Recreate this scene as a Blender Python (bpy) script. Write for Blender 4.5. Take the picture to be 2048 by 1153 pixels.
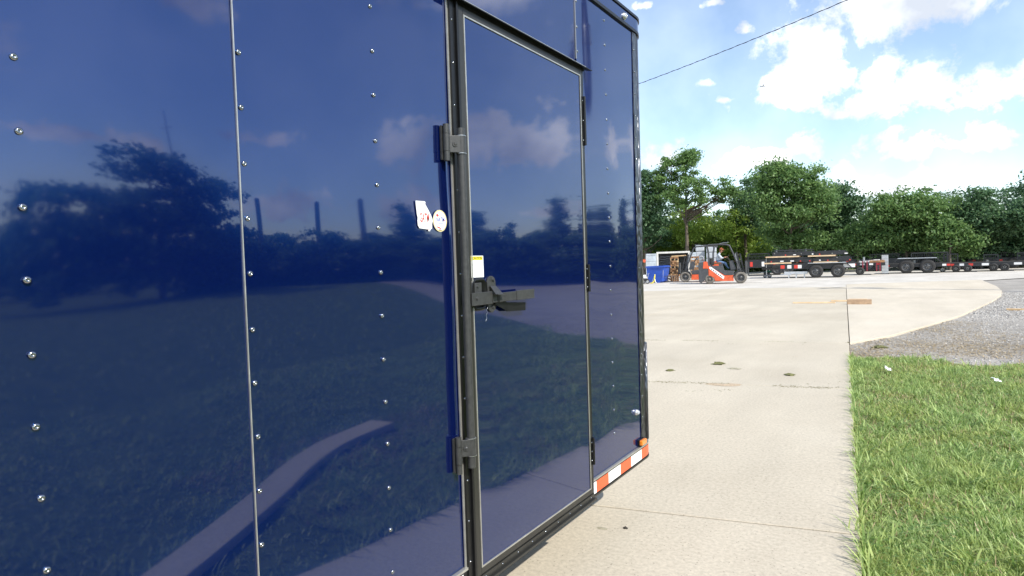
import bpy, math, random
import numpy as np
from mathutils import Vector, Matrix

random.seed(7)
RNG = np.random.default_rng(7)
for o in list(bpy.data.objects):
    bpy.data.objects.remove(o, do_unlink=True)
scene = bpy.context.scene
COL = scene.collection

# ------------------------------------------------------------------ camera
PW, PH, FPX = 2048, 1153, 1250.0
YAW, PITCH, ROLL = 0.581416931, 0.0376258407, -0.0315748564
CAM = np.array([1.2449, 0.0, 1.38])
FW = np.array([-math.sin(YAW) * math.cos(PITCH), math.cos(YAW) * math.cos(PITCH), -math.sin(PITCH)])
_r = np.cross(FW, [0, 0, 1]); _r /= np.linalg.norm(_r)
_u = np.cross(_r, FW)
RT = math.cos(ROLL) * _r + math.sin(ROLL) * _u
UP = -math.sin(ROLL) * _r + math.cos(ROLL) * _u
cam_d = bpy.data.cameras.new('camera')
cam_d.sensor_width = 36.0
cam_d.lens = FPX / PW * 36.0
cam_d.clip_start = 0.02
cam_d.clip_end = 2000
cam = bpy.data.objects.new('camera', cam_d)
COL.objects.link(cam)
cam.matrix_world = Matrix(((RT[0], UP[0], -FW[0], CAM[0]), (RT[1], UP[1], -FW[1], CAM[1]),
                           (RT[2], UP[2], -FW[2], CAM[2]), (0, 0, 0, 1)))
scene.camera = cam


def ray(px, py):
    return FW + (px - PW / 2) / FPX * RT - (py - PH / 2) / FPX * UP


def wp(px, py, s=0.0):
    """point of the photo lying on the plane x = s (the trailer's side wall is x = 0)"""
    d = ray(px, py)
    return Vector(CAM + (s - CAM[0]) / d[0] * d)


def gp(px, py, z=0.0):
    d = ray(px, py)
    return Vector(CAM + (z - CAM[2]) / d[2] * d)


def azel(px, py, mirror=False):
    d = ray(px, py)
    if mirror:
        d = d * np.array([-1, 1, 1])
    d = d / np.linalg.norm(d)
    return math.atan2(d[0], d[1]), math.asin(d[2])          # azimuth from +y towards +x


def far(px, dist):
    """ground point under pixel column px near the horizon, dist metres away"""
    d = ray(px, 520); h = math.hypot(d[0], d[1])
    return Vector((CAM[0] + d[0] / h * dist, d[1] / h * dist, 0))


def top_at(px, py, dist):
    a, e = azel(px, py)
    return CAM[2] + dist * math.tan(e)


# ------------------------------------------------------------------ light
LIGHT = Vector((-1.04, 0.38, -1.0)).normalized()
SUN_EL = math.asin(-LIGHT.z)
SUN_AZ = math.atan2(-LIGHT.x, -LIGHT.y)                       # from +y towards +x
sun_d = bpy.data.lights.new('sun', 'SUN')
sun_d.energy = 3.3
sun_d.angle = math.radians(0.53)
sun_d.color = (1.0, 0.955, 0.88)
sun = bpy.data.objects.new('sun', sun_d)
COL.objects.link(sun)
sun.rotation_euler = LIGHT.to_track_quat('-Z', 'Y').to_euler()
sun.location = (20, -8, 25)

world = bpy.data.worlds.new('World')
scene.world = world
world.use_nodes = True
SKY_STRENGTH = 0.14


def build_world():
    nt = world.node_tree; N = nt.nodes; L = nt.links
    N.clear()
    out = N.new('ShaderNodeOutputWorld')
    bg = N.new('ShaderNodeBackground'); bg.inputs['Strength'].default_value = SKY_STRENGTH
    L.new(bg.outputs[0], out.inputs[0])
    sky = N.new('ShaderNodeTexSky'); sky.sky_type = 'NISHITA'
    sky.sun_disc = False; sky.sun_elevation = SUN_EL; sky.sun_rotation = SUN_AZ
    sky.altitude = 200; sky.air_density = 1.0; sky.dust_density = 0.35; sky.ozone_density = 1.6

    def M(op, a, b=None, c=None):
        n = N.new('ShaderNodeMath'); n.operation = op
        for i, v in enumerate((a, b, c)):
            if v is None: continue
            if isinstance(v, (int, float)): n.inputs[i].default_value = v
            else: L.new(v, n.inputs[i])
        return n.outputs[0]
    tc = N.new('ShaderNodeTexCoord')
    sep = N.new('ShaderNodeSeparateXYZ'); L.new(tc.outputs['Generated'], sep.inputs[0])
    X, Y, Z = sep.outputs
    az = M('ARCTAN2', X, Y)
    el = M('ARCSINE', Z)
    # cloud plane coordinates
    zz = M('ADD', M('MAXIMUM', Z, 0.0), 0.16)
    comb = N.new('ShaderNodeCombineXYZ')
    L.new(M('DIVIDE', X, zz), comb.inputs[0]); L.new(M('DIVIDE', Y, zz), comb.inputs[1])
    L.new(M('MULTIPLY', Z, 4.0), comb.inputs[2])

    def noise(vec, scale, detail, rough, dist=0.0):
        n = N.new('ShaderNodeTexNoise'); n.inputs['Scale'].default_value = scale
        n.inputs['Detail'].default_value = detail; n.inputs['Roughness'].default_value = rough
        n.inputs['Distortion'].default_value = dist
        L.new(vec, n.inputs['Vector'])
        return n.outputs['Fac']
    n_edge = noise(tc.outputs['Generated'], 17.0, 11.0, 0.60, 0.3)
    n_big = noise(comb.outputs[0], 0.85, 6.0, 0.55, 0.2)
    # scattered cumulus over the whole sky
    field = M('MULTIPLY', M('SUBTRACT', n_big, 0.565), 7.0)
    # the cumulus banks that the photograph shows (direct and mirrored in the trailer)
    blobs = [(1790, 25, 230, 85, 0), (1640, 95, 120, 75, 0), (1650, 165, 170, 55, 0), (1890, 175, 170, 75, 0), (1985, 190, 110, 50, 0),
             (1740, 215, 90, 40, 0), (1685, 232, 48, 24, 0), (1870, 293, 170, 42, 0), (1960, 280, 100, 28, 0), (1620, 292, 50, 34, 0),
             (1530, 318, 70, 26, 0), (1470, 330, 55, 14, 0), (1325, 325, 62, 30, 0), (1415, 165, 36, 18, 0), (1492, 62, 22, 26, 0),
             (1425, 8, 34, 14, 0), (1290, 12, 24, 14, 0), (1790, 375, 110, 34, 0), (1690, 342, 26, 18, 0), (1455, 200, 26, 12, 0),
             (555, 256, 66, 26, 1), (1050, 300, 130, 58, 1), (985, 250, 40, 30, 1), (820, 300, 66, 56, 1), (410, 12, 70, 40, 1),
             (590, 420, 110, 46, 1), (1112, 424, 42, 18, 1), (1240, 300, 60, 44, 1), (130, 290, 170, 34, 1), (830, 415, 80, 40, 1)]
    dens = None
    for (px, py, rx, ry, mir) in blobs:
        a, e = azel(px, py, bool(mir))
        a2, _ = azel(px + rx * .5, py, bool(mir)); a1, _ = azel(px - rx * .5, py, bool(mir))
        _, e2 = azel(px, py - ry * .5, bool(mir)); _, e1 = azel(px, py + ry * .5, bool(mir))
        ra = max(abs(a2 - a1), 0.008); re = max(abs(e2 - e1), 0.008)
        u = M('DIVIDE', M('SUBTRACT', az, a), ra)
        v0 = M('SUBTRACT', el, e)
        v = M('DIVIDE', v0, re)
        # flatter bases: the lower half is squeezed
        v = M('MULTIPLY', v, M('ADD', M('MULTIPLY', M('LESS_THAN', v0, 0.0), 0.5), 1.0))
        q = M('SUBTRACT', 1.0, M('SQRT', M('ADD', M('MULTIPLY', u, u), M('MULTIPLY', v, v))))
        if rx < 40: q = M('SUBTRACT', q, 0.32)
        dens = q if dens is None else M('MAXIMUM', dens, q)
    n_fine = noise(tc.outputs['Generated'], 46.0, 6.0, 0.6)
    local = M('ADD', M('ADD', M('MULTIPLY', dens, 1.0), M('MULTIPLY', M('SUBTRACT', n_edge, 0.488), 3.8)), M('MULTIPLY', M('SUBTRACT', n_fine, 0.5), 1.5))
    # the free field is kept out of the two banks' neighbourhood by blending on distance
    near = N.new('ShaderNodeMapRange'); near.inputs['From Min'].default_value = -1.2; near.inputs['From Max'].default_value = -4.0
    L.new(dens, near.inputs['Value'])
    field = M('ADD', field, M('MULTIPLY', M('SUBTRACT', n_edge, 0.5), 1.6))
    field = M('SUBTRACT', M('MULTIPLY', M('ADD', field, 1.0), near.outputs[0]), 1.0)
    d = M('MAXIMUM', local, field)
    mr = N.new('ShaderNodeMapRange'); mr.interpolation_type = 'SMOOTHSTEP'
    mr.inputs['From Min'].default_value = -0.25; mr.inputs['From Max'].default_value = 0.75
    L.new(d, mr.inputs['Value'])
    veil = M('ADD', 0.085, M('MULTIPLY', n_big, 0.09))          # thin summer haze high up
    mask = M('MAXIMUM', M('MULTIPLY', mr.outputs[0], 0.97), veil)
    horizon = N.new('ShaderNodeMapRange'); horizon.inputs['From Min'].default_value = 0.0; horizon.inputs['From Max'].default_value = 0.05
    L.new(Z, horizon.inputs['Value'])
    mask = M('MULTIPLY', mask, horizon.outputs[0])
    # cloud colour: bright tops, soft grey in the thick middle
    shade = noise(tc.outputs['Generated'], 7.0, 5.0, 0.5)
    cr = N.new('ShaderNodeMapRange'); cr.inputs['From Min'].default_value = 0.36; cr.inputs['From Max'].default_value = 0.60
    L.new(shade, cr.inputs['Value'])
    cc = N.new('ShaderNodeMix'); cc.data_type = 'RGBA'
    cc.inputs['A'].default_value = (3.25, 3.5, 3.95, 1); cc.inputs['B'].default_value = (8.6, 8.6, 8.6, 1)
    L.new(cr.outputs[0], cc.inputs['Factor'])
    mx = N.new('ShaderNodeMix'); mx.data_type = 'RGBA'
    L.new(mask, mx.inputs['Factor']); L.new(sky.outputs[0], mx.inputs['A']); L.new(cc.outputs['Result'], mx.inputs['B'])
    L.new(mx.outputs['Result'], bg.inputs['Color'])


build_world()
scene.view_settings.view_transform = 'Standard'
scene.view_settings.look = 'None'
scene.view_settings.gamma = 1.0
scene.view_settings.use_curve_mapping = False
scene.view_settings.exposure = 0.8
scene.cycles.use_denoising = True
scene.cycles.max_bounces = 8
scene.cycles.transparent_max_bounces = 12
scene.cycles.sample_clamp_indirect = 6.0


# ------------------------------------------------------------------ helpers
class MB:
    def __init__(self):
        self.v = []; self.f = []; self.m = []; self.s = []

    def add(self, vs, fs, mat=0, smooth=False):
        b = len(self.v)
        self.v += [tuple(p) for p in vs]
        for q in fs:
            self.f.append(tuple(b + i for i in q)); self.m.append(mat); self.s.append(smooth)
        return self

    def box(self, x0, x1, y0, y1, z0, z1, mat=0):
        vs = [(x, y, z) for x in (x0, x1) for y in (y0, y1) for z in (z0, z1)]
        fs = [(0, 1, 3, 2), (4, 6, 7, 5), (0, 4, 5, 1), (2, 3, 7, 6), (0, 2, 6, 4), (1, 5, 7, 3)]
        return self.add(vs, fs, mat)

    def obox(self, c, ax, ay, az, mat=0):
        c = Vector(c); ax = Vector(ax); ay = Vector(ay); az = Vector(az)
        vs = [c + ax * i + ay * j + az * k for i in (-1, 1) for j in (-1, 1) for k in (-1, 1)]
        fs = [(0, 1, 3, 2), (4, 6, 7, 5), (0, 4, 5, 1), (2, 3, 7, 6), (0, 2, 6, 4), (1, 5, 7, 3)]
        return self.add(vs, fs, mat)

    def bar(self, p0, p1, w, h, up=(0, 0, 1), mat=0):
        p0 = Vector(p0); p1 = Vector(p1); d = (p1 - p0); L = d.length; d.normalize()
        u = Vector(up); s = d.cross(u)
        if s.length < 1e-5: s = d.cross(Vector((0, 1, 0)))
        s.normalize(); u = s.cross(d)
        return self.obox((p0 + p1) / 2, d * L / 2, s * w / 2, u * h / 2, mat)

    def cyl(self, p0, p1, r0, r1=None, n=14, mat=0, caps=True, smooth=True):
        r1 = r0 if r1 is None else r1
        p0 = Vector(p0); p1 = Vector(p1); d = (p1 - p0).normalized()
        s = d.cross(Vector((0, 0, 1)))
        if s.length < 1e-4: s = d.cross(Vector((0, 1, 0)))
        s.normalize(); u = s.cross(d)
        vs = []
        for p, r in ((p0, r0), (p1, r1)):
            for i in range(n):
                a = 2 * math.pi * i / n
                vs.append(p + s * (r * math.cos(a)) + u * (r * math.sin(a)))
        self.add(vs, [(i, (i + 1) % n, n + (i + 1) % n, n + i) for i in range(n)], mat, smooth)
        if caps:
            self.add(vs[:n], [tuple(range(n - 1, -1, -1))], mat)
            self.add(vs[n:], [tuple(range(n))], mat)
        return self

    def tube(self, pts, r, n=8, mat=0):
        rs = r if isinstance(r, (list, tuple)) else [r] * len(pts)
        pts = [Vector(p) for p in pts]
        vs = []; prev = None
        for i, p in enumerate(pts):
            d = (pts[min(i + 1, len(pts) - 1)] - pts[max(i - 1, 0)]).normalized()
            s = prev - d * prev.dot(d) if prev is not None else d.cross(Vector((0, 0, 1)))
            if s.length < 1e-4: s = d.cross(Vector((0, 1, 0)))
            s.normalize(); prev = s; u = d.cross(s)
            for k in range(n):
                a = 2 * math.pi * k / n
                vs.append(p + s * (rs[i] * math.cos(a)) + u * (rs[i] * math.sin(a)))
        fs = [(i * n + k, i * n + (k + 1) % n, (i + 1) * n + (k + 1) % n, (i + 1) * n + k)
              for i in range(len(pts) - 1) for k in range(n)]
        self.add(vs, fs, mat, True)
        self.add(vs[:n], [tuple(range(n - 1, -1, -1))], mat)
        self.add(vs[-n:], [tuple(range(n))], mat)
        return self

    def lathe(self, prof, c=(0, 0, 0), axis='z', n=20, mat=0, smooth=True):
        c = Vector(c); vs = []
        for (r, t) in prof:
            for i in range(n):
                a = 2 * math.pi * i / n
                p, q = r * math.cos(a), r * math.sin(a)
                vs.append(c + (Vector((p, q, t)) if axis == 'z' else Vector((t, p, q)) if axis == 'x' else Vector((q, t, p))))
        m = len(prof)
        fs = [(j * n + i, j * n + (i + 1) % n, (j + 1) * n + (i + 1) % n, (j + 1) * n + i) for j in range(m - 1) for i in range(n)]
        return self.add(vs, fs, mat, smooth)

    def prism(self, pts, d, mat=0):
        """closed polygon of 3-D points swept by vector d"""
        pts = [Vector(p) for p in pts]; d = Vector(d); n = len(pts)
        vs = pts + [p + d for p in pts]
        self.add(vs, [tuple(range(n - 1, -1, -1)), tuple(range(n, 2 * n))] + [(i, (i + 1) % n, n + (i + 1) % n, n + i) for i in range(n)], mat)
        return self

    def mesh(self, name, mats):
        me = bpy.data.meshes.new(name)
        me.from_pydata([tuple(p) for p in self.v], [], self.f)
        for m in (mats if isinstance(mats, (list, tuple)) else [mats]):
            me.materials.append(m)
        me.polygons.foreach_set('material_index', self.m)
        me.polygons.foreach_set('use_smooth', self.s)
        me.validate(); me.update()
        return me

    def build(self, name, mats, parent=None, origin=None, bevel=0.0):
        if origin is not None:
            ox, oy, oz = origin
            self.v = [(p[0] - ox, p[1] - oy, p[2] - oz) for p in self.v]
        return link(name, self.mesh(name, mats), parent, bevel=bevel)


def link(name, me, parent=None, loc=None, bevel=0.0):
    o = bpy.data.objects.new(name, me)
    COL.objects.link(o)
    if parent is not None: o.parent = parent
    if loc is not None: o.location = loc
    if bevel:
        b = o.modifiers.new('edge', 'BEVEL'); b.width = bevel; b.segments = 2; b.limit_method = 'ANGLE'
    return o


def tag(o, label, cat, group=None):
    o['label'] = label; o['category'] = cat
    if group: o['group'] = group
    return o


def thing(name, label, cat, loc=(0, 0, 0), rz=0.0, group=None):
    o = bpy.data.objects.new(name, None)
    COL.objects.link(o)
    o.location = loc; o.rotation_euler = (0, 0, rz); o.empty_display_size = 0.3
    return tag(o, label, cat, group)


def kind(o, k):
    o['kind'] = k
    return o


def copy_tree(o, parent=None):
    c = o.copy(); COL.objects.link(c)
    if parent is not None: c.parent = parent
    for ch in list(o.children):
        copy_tree(ch, c)
    return c


def np_mesh(name, verts, nper, mats, smooth=False):
    """verts (n*nper,3): n separate polygons with nper corners"""
    nv = len(verts); nf = nv // nper
    me = bpy.data.meshes.new(name)
    me.vertices.add(nv); me.vertices.foreach_set('co', np.ascontiguousarray(verts, dtype=np.float32).ravel())
    me.loops.add(nv); me.loops.foreach_set('vertex_index', np.arange(nv, dtype=np.int32))
    me.polygons.add(nf); me.polygons.foreach_set('loop_start', np.arange(0, nv, nper, dtype=np.int32))
    me.update(calc_edges=True)
    for m in (mats if isinstance(mats, (list, tuple)) else [mats]): me.materials.append(m)
    return me


def np_mesh_idx(name, verts, faces, mats, smooth=True):
    """shared-vertex mesh, faces (n,k) int array"""
    me = bpy.data.meshes.new(name); k = faces.shape[1]; nf = len(faces)
    me.vertices.add(len(verts)); me.vertices.foreach_set('co', np.ascontiguousarray(verts, dtype=np.float32).ravel())
    me.loops.add(nf * k); me.loops.foreach_set('vertex_index', np.ascontiguousarray(faces, dtype=np.int32).ravel())
    me.polygons.add(nf); me.polygons.foreach_set('loop_start', np.arange(0, nf * k, k, dtype=np.int32))
    me.update(calc_edges=True)
    me.polygons.foreach_set('use_smooth', [smooth] * nf)
    for m in (mats if isinstance(mats, (list, tuple)) else [mats]): me.materials.append(m)
    return me


# ------------------------------------------------------------------ materials
def mat(name, col, rough=0.6, metal=0.0, var=0.0, scale=6.0, bump=0.0, bscale=60.0, coat=0.0, spec=0.5, col2=None, detail=5.0):
    m = bpy.data.materials.new(name); m.use_nodes = True
    nt = m.node_tree; N = nt.nodes; L = nt.links
    b = N['Principled BSDF']
    c4 = (*col, 1)
    b.inputs['Base Color'].default_value = c4
    b.inputs['Roughness'].default_value = rough
    b.inputs['Metallic'].default_value = metal
    b.inputs['Specular IOR Level'].default_value = spec
    b.inputs['Coat Weight'].default_value = coat
    b.inputs['Coat Roughness'].default_value = 0.03
    tc = N.new('ShaderNodeTexCoord')
    if var or col2:
        n = N.new('ShaderNodeTexNoise'); n.inputs['Scale'].default_value = scale; n.inputs['Detail'].default_value = detail
        n.inputs['Roughness'].default_value = 0.6
        L.new(tc.outputs['Object'], n.inputs['Vector'])
        r = N.new('ShaderNodeValToRGB')
        r.color_ramp.elements[0].position = 0.32; r.color_ramp.elements[1].position = 0.68
        lo = col if col2 else tuple(max(0, c * (1 - var)) for c in col)
        hi = col2 if col2 else tuple(min(1, c * (1 + var)) for c in col)
        r.color_ramp.elements[0].color = (*lo, 1); r.color_ramp.elements[1].color = (*hi, 1)
        L.new(n.outputs['Fac'], r.inputs['Fac']); L.new(r.outputs['Color'], b.inputs['Base Color'])
    if bump:
        n2 = N.new('ShaderNodeTexNoise'); n2.inputs['Scale'].default_value = bscale; n2.inputs['Detail'].default_value = 4
        L.new(tc.outputs['Object'], n2.inputs['Vector'])
        bp = N.new('ShaderNodeBump'); bp.inputs['Strength'].default_value = bump; bp.inputs['Distance'].default_value = 0.01
        L.new(n2.outputs['Fac'], bp.inputs['Height']); L.new(bp.outputs['Normal'], b.inputs['Normal'])
    return m


def node(m, t, **kw):
    n = m.node_tree.nodes.new(t)
    for k, v in kw.items(): setattr(n, k, v)
    return n


def paint_mat():
    DIFF, FLAKE = (0.002, 0.007, 0.062), (0.010, 0.075, 0.25)
    m = mat('blue_paint', DIFF, rough=0.25, metal=0.0, coat=1.0, spec=0.0)
    N = m.node_tree.nodes; L = m.node_tree.links
    b = N['Principled BSDF']
    b2 = node(m, 'ShaderNodeBsdfPrincipled'); b2.inputs['Metallic'].default_value = 1.0; b2.inputs['Roughness'].default_value = 0.13
    b2.inputs['Base Color'].default_value = (*FLAKE, 1); b2.inputs['Coat Weight'].default_value = 1.0
    # road dust: small pale specks
    tc = node(m, 'ShaderNodeTexCoord')
    v = node(m, 'ShaderNodeTexVoronoi'); v.inputs['Scale'].default_value = 26.0
    L.new(tc.outputs['Object'], v.inputs['Vector'])
    lt = node(m, 'ShaderNodeMath', operation='LESS_THAN'); lt.inputs[1].default_value = 0.03
    L.new(v.outputs['Distance'], lt.inputs[0])
    sep = node(m, 'ShaderNodeSeparateColor'); L.new(v.outputs['Color'], sep.inputs[0])
    gt = node(m, 'ShaderNodeMath', operation='GREATER_THAN'); gt.inputs[1].default_value = 0.78
    L.new(sep.outputs[0], gt.inputs[0])
    mu = node(m, 'ShaderNodeMath', operation='MULTIPLY'); L.new(lt.outputs[0], mu.inputs[0]); L.new(gt.outputs[0], mu.inputs[1])
    mx = node(m, 'ShaderNodeMix', data_type='RGBA'); mx.inputs['A'].default_value = (*DIFF, 1); mx.inputs['B'].default_value = (0.45, 0.5, 0.6, 1)
    L.new(mu.outputs[0], mx.inputs['Factor']); L.new(mx.outputs['Result'], b.inputs['Base Color'])
    n = node(m, 'ShaderNodeTexNoise'); n.inputs['Scale'].default_value = 3.0; n.inputs['Detail'].default_value = 6
    L.new(tc.outputs['Object'], n.inputs['Vector'])
    rr = node(m, 'ShaderNodeMapRange'); rr.inputs['From Min'].default_value = .35; rr.inputs['From Max'].default_value = .75
    rr.inputs['To Min'].default_value = 0.022; rr.inputs['To Max'].default_value = 0.048
    L.new(n.outputs['Fac'], rr.inputs['Value'])
    for q in (b, b2):
        q.inputs['Coat IOR'].default_value = 1.74
        L.new(rr.outputs[0], q.inputs['Coat Roughness'])
    ms = node(m, 'ShaderNodeMixShader'); ms.inputs[0].default_value = 0.33
    L.new(b.outputs[0], ms.inputs[1]); L.new(b2.outputs[0], ms.inputs[2]); L.new(ms.outputs[0], N['Material Output'].inputs['Surface'])
    return m


def leaf_mat(name, c1, c2, trans=0.35):
    m = bpy.data.materials.new(name); m.use_nodes = True
    nt = m.node_tree; N = nt.nodes; L = nt.links; N.clear()
    out = N.new('ShaderNodeOutputMaterial')
    g = N.new('ShaderNodeNewGeometry')
    r = N.new('ShaderNodeValToRGB')
    r.color_ramp.elements[0].color = (*c1, 1); r.color_ramp.elements[1].color = (*c2, 1)
    L.new(g.outputs['Random Per Island'], r.inputs['Fac'])
    d = N.new('ShaderNodeBsdfPrincipled'); d.inputs['Roughness'].default_value = 0.45; d.inputs['Specular IOR Level'].default_value = 0.35
    t = N.new('ShaderNodeBsdfTranslucent')
    hs = N.new('ShaderNodeHueSaturation'); hs.inputs['Hue'].default_value = 0.485; hs.inputs['Value'].default_value = 1.5
    L.new(r.outputs[0], d.inputs['Base Color']); L.new(r.outputs[0], hs.inputs['Color']); L.new(hs.outputs[0], t.inputs['Color'])
    mx = N.new('ShaderNodeMixShader'); mx.inputs[0].default_value = trans
    L.new(d.outputs[0], mx.inputs[1]); L.new(t.outputs[0], mx.inputs[2]); L.new(mx.outputs[0], out.inputs[0])
    return m


def grass_mat(name, c1, c2, trans):
    m = leaf_mat(name, c1, c2, trans)
    N = m.node_tree.nodes; L = m.node_tree.links
    ramp = [n for n in N if n.type == 'VALTORGB'][0]
    geo = node(m, 'ShaderNodeNewGeometry'); n = node(m, 'ShaderNodeTexNoise'); n.inputs['Scale'].default_value = 2.3; n.inputs['Detail'].default_value = 5
    L.new(geo.outputs['Position'], n.inputs['Vector'])
    r = node(m, 'ShaderNodeMapRange'); r.inputs['From Min'].default_value = .42; r.inputs['From Max'].default_value = .68
    L.new(n.outputs['Fac'], r.inputs['Value'])
    mx = node(m, 'ShaderNodeMix', data_type='RGBA', blend_type='MULTIPLY'); mx.inputs['B'].default_value = (1.10, .98, .85, 1)
    L.new(r.outputs[0], mx.inputs['Factor']); L.new(ramp.outputs[0], mx.inputs['A'])
    for l in list(ramp.outputs[0].links):
        if l.to_node != mx: t = l.to_socket; L.remove(l); L.new(mx.outputs['Result'], t)
    return m


def concrete_mat(name, c1, c2, speck=0.5):
    m = mat(name, c1, rough=0.85, col2=c2, scale=0.55, detail=9.0, spec=0.25)
    N = m.node_tree.nodes; L = m.node_tree.links; b = N['Principled BSDF']
    base = b.inputs['Base Color'].links[0].from_socket
    geo = node(m, 'ShaderNodeNewGeometry')
    # fine aggregate
    n = node(m, 'ShaderNodeTexNoise'); n.inputs['Scale'].default_value = 48; n.inputs['Detail'].default_value = 9; n.inputs['Roughness'].default_value = .7
    L.new(geo.outputs['Position'], n.inputs['Vector'])
    r = node(m, 'ShaderNodeMapRange'); r.inputs['From Min'].default_value = .33; r.inputs['From Max'].default_value = .62
    r.inputs['To Min'].default_value = 1 - speck * .42; r.inputs['To Max'].default_value = 1.08
    L.new(n.outputs['Fac'], r.inputs['Value'])
    # broad stains and tyre scuffs, drawn out along the drive
    mp = node(m, 'ShaderNodeMapping'); mp.inputs['Scale'].default_value = (1.0, 0.22, 1.0); mp.inputs['Rotation'].default_value = (0, 0, 0.6)
    L.new(geo.outputs['Position'], mp.inputs['Vector'])
    n3 = node(m, 'ShaderNodeTexNoise'); n3.inputs['Scale'].default_value = 1.1; n3.inputs['Detail'].default_value = 8; n3.inputs['Roughness'].default_value = .62
    L.new(mp.outputs[0], n3.inputs['Vector'])
    r3 = node(m, 'ShaderNodeMapRange'); r3.inputs['From Min'].default_value = .35; r3.inputs['From Max'].default_value = .65
    r3.inputs['To Min'].default_value = .90; r3.inputs['To Max'].default_value = 1.04
    L.new(n3.outputs['Fac'], r3.inputs['Value'])
    mu = node(m, 'ShaderNodeMath', operation='MULTIPLY'); L.new(r.outputs[0], mu.inputs[0]); L.new(r3.outputs[0], mu.inputs[1])
    mx = node(m, 'ShaderNodeMix', data_type='RGBA', blend_type='MULTIPLY'); mx.inputs['Factor'].default_value = 1.0
    L.new(base, mx.inputs['A']); L.new(mu.outputs[0], mx.inputs['B'])
    # sparse rusty marks
    n4 = node(m, 'ShaderNodeTexNoise'); n4.inputs['Scale'].default_value = 1.7; n4.inputs['Detail'].default_value = 6; n4.inputs['Roughness'].default_value = .7
    L.new(geo.outputs['Position'], n4.inputs['Vector'])
    r4 = node(m, 'ShaderNodeMapRange'); r4.inputs['From Min'].default_value = .66; r4.inputs['From Max'].default_value = .80; r4.inputs['To Max'].default_value = .45
    L.new(n4.outputs['Fac'], r4.inputs['Value'])
    # dark aggregate specks
    vo = node(m, 'ShaderNodeTexVoronoi'); vo.inputs['Scale'].default_value = 55; L.new(geo.outputs['Position'], vo.inputs['Vector'])
    sp = node(m, 'ShaderNodeSeparateColor'); L.new(vo.outputs['Color'], sp.inputs[0])
    lt = node(m, 'ShaderNodeMath', operation='LESS_THAN'); L.new(vo.outputs['Distance'], lt.inputs[0]); lt.inputs[1].default_value = .20
    gt = node(m, 'ShaderNodeMath', operation='GREATER_THAN'); L.new(sp.outputs[0], gt.inputs[0]); gt.inputs[1].default_value = .72
    dk = node(m, 'ShaderNodeMath', operation='MULTIPLY'); L.new(lt.outputs[0], dk.inputs[0]); L.new(gt.outputs[0], dk.inputs[1])
    df = node(m, 'ShaderNodeMath', operation='MULTIPLY'); L.new(dk.outputs[0], df.inputs[0]); df.inputs[1].default_value = .55 * min(1.0, speck * 2)
    mxd = node(m, 'ShaderNodeMix', data_type='RGBA'); mxd.inputs['B'].default_value = (.16, .14, .115, 1)
    L.new(df.outputs[0], mxd.inputs['Factor']); L.new(mx.outputs['Result'], mxd.inputs['A'])
    mx = mxd
    mx2 = node(m, 'ShaderNodeMix', data_type='RGBA'); mx2.inputs['B'].default_value = (.42, .25, .12, 1)
    L.new(r4.outputs[0], mx2.inputs['Factor']); L.new(mx.outputs['Result'], mx2.inputs['A']); L.new(mx2.outputs['Result'], b.inputs['Base Color'])
    bp = node(m, 'ShaderNodeBump'); bp.inputs['Strength'].default_value = .10; bp.inputs['Distance'].default_value = .003
    L.new(n.outputs['Fac'], bp.inputs['Height']); L.new(bp.outputs[0], b.inputs['Normal'])
    return m


M = {}
M['paint'] = paint_mat()
M['black'] = mat('black_powder_coat', (0.007, 0.007, 0.0075), rough=0.34, var=0.2, scale=30, spec=.35)
M['bar'] = mat('textured_black_steel', (0.036, 0.036, 0.035), rough=0.42, bump=0.12, bscale=500, var=0.25, scale=60, spec=.5)
M['trim'] = mat('dark_bronze_trim', (0.030, 0.029, 0.025), rough=0.33, metal=0.2, var=0.15, scale=12)
M['bead'] = mat('bare_aluminium', (0.50, 0.485, 0.44), rough=0.42, metal=0.7, var=0.15, scale=20)
M['chrome'] = mat('bright_screw', (0.33, 0.34, 0.36), rough=0.16, metal=1.0)
M['steel'] = mat('zinc_steel', (0.55, 0.56, 0.57), rough=0.35, metal=0.9, var=.2, scale=30)
M['white'] = mat('white_vinyl', (0.82, 0.82, 0.80), rough=0.4)
M['tape_white'] = mat('white_reflective_tape', (0.80, 0.79, 0.76), rough=0.35, var=.05, scale=40)
M['tape_red'] = mat('orange_red_reflective_tape', (0.75, 0.115, 0.035), rough=0.35, var=.08, scale=40)
M['red'] = mat('red_print', (0.62, 0.045, 0.03), rough=0.45)
M['navy'] = mat('blue_print', (0.05, 0.06, 0.35), rough=0.45)
M['yellow'] = mat('yellow_print', (0.80, 0.68, 0.02), rough=0.45)
M['gold'] = mat('gold_print', (0.72, 0.55, 0.20), rough=0.45)
M['grey_print'] = mat('grey_print', (0.45, 0.45, 0.46), rough=0.5)
M['ink'] = mat('black_print', (0.03, 0.03, 0.03), rough=0.5)
M['amber'] = mat('amber_lens', (0.80, 0.22, 0.01), rough=0.15, coat=1.0)
M['clear'] = mat('clear_lens', (0.75, 0.77, 0.78), rough=0.12, metal=0.5, bump=.8, bscale=300)
M['rubber'] = mat('tyre_rubber', (0.030, 0.029, 0.028), rough=0.8, var=.3, scale=20)
M['dusty'] = mat('dusty_tyre_rubber', (0.16, 0.145, 0.125), rough=0.9, var=.3, scale=9)
M['rim'] = mat('grey_wheel_rim', (0.10, 0.10, 0.10), rough=0.45, metal=0.5, var=.2, scale=14)
M['orange'] = mat('orange_forklift_paint', (0.60, 0.095, 0.030), rough=0.45, var=.22, scale=5, coat=.2)
M['char'] = mat('charcoal_forklift_paint', (0.055, 0.057, 0.062), rough=0.5, var=.25, scale=6)
M['tank'] = mat('grey_gas_tank', (0.45, 0.46, 0.47), rough=0.4, var=.15, scale=9)
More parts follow.
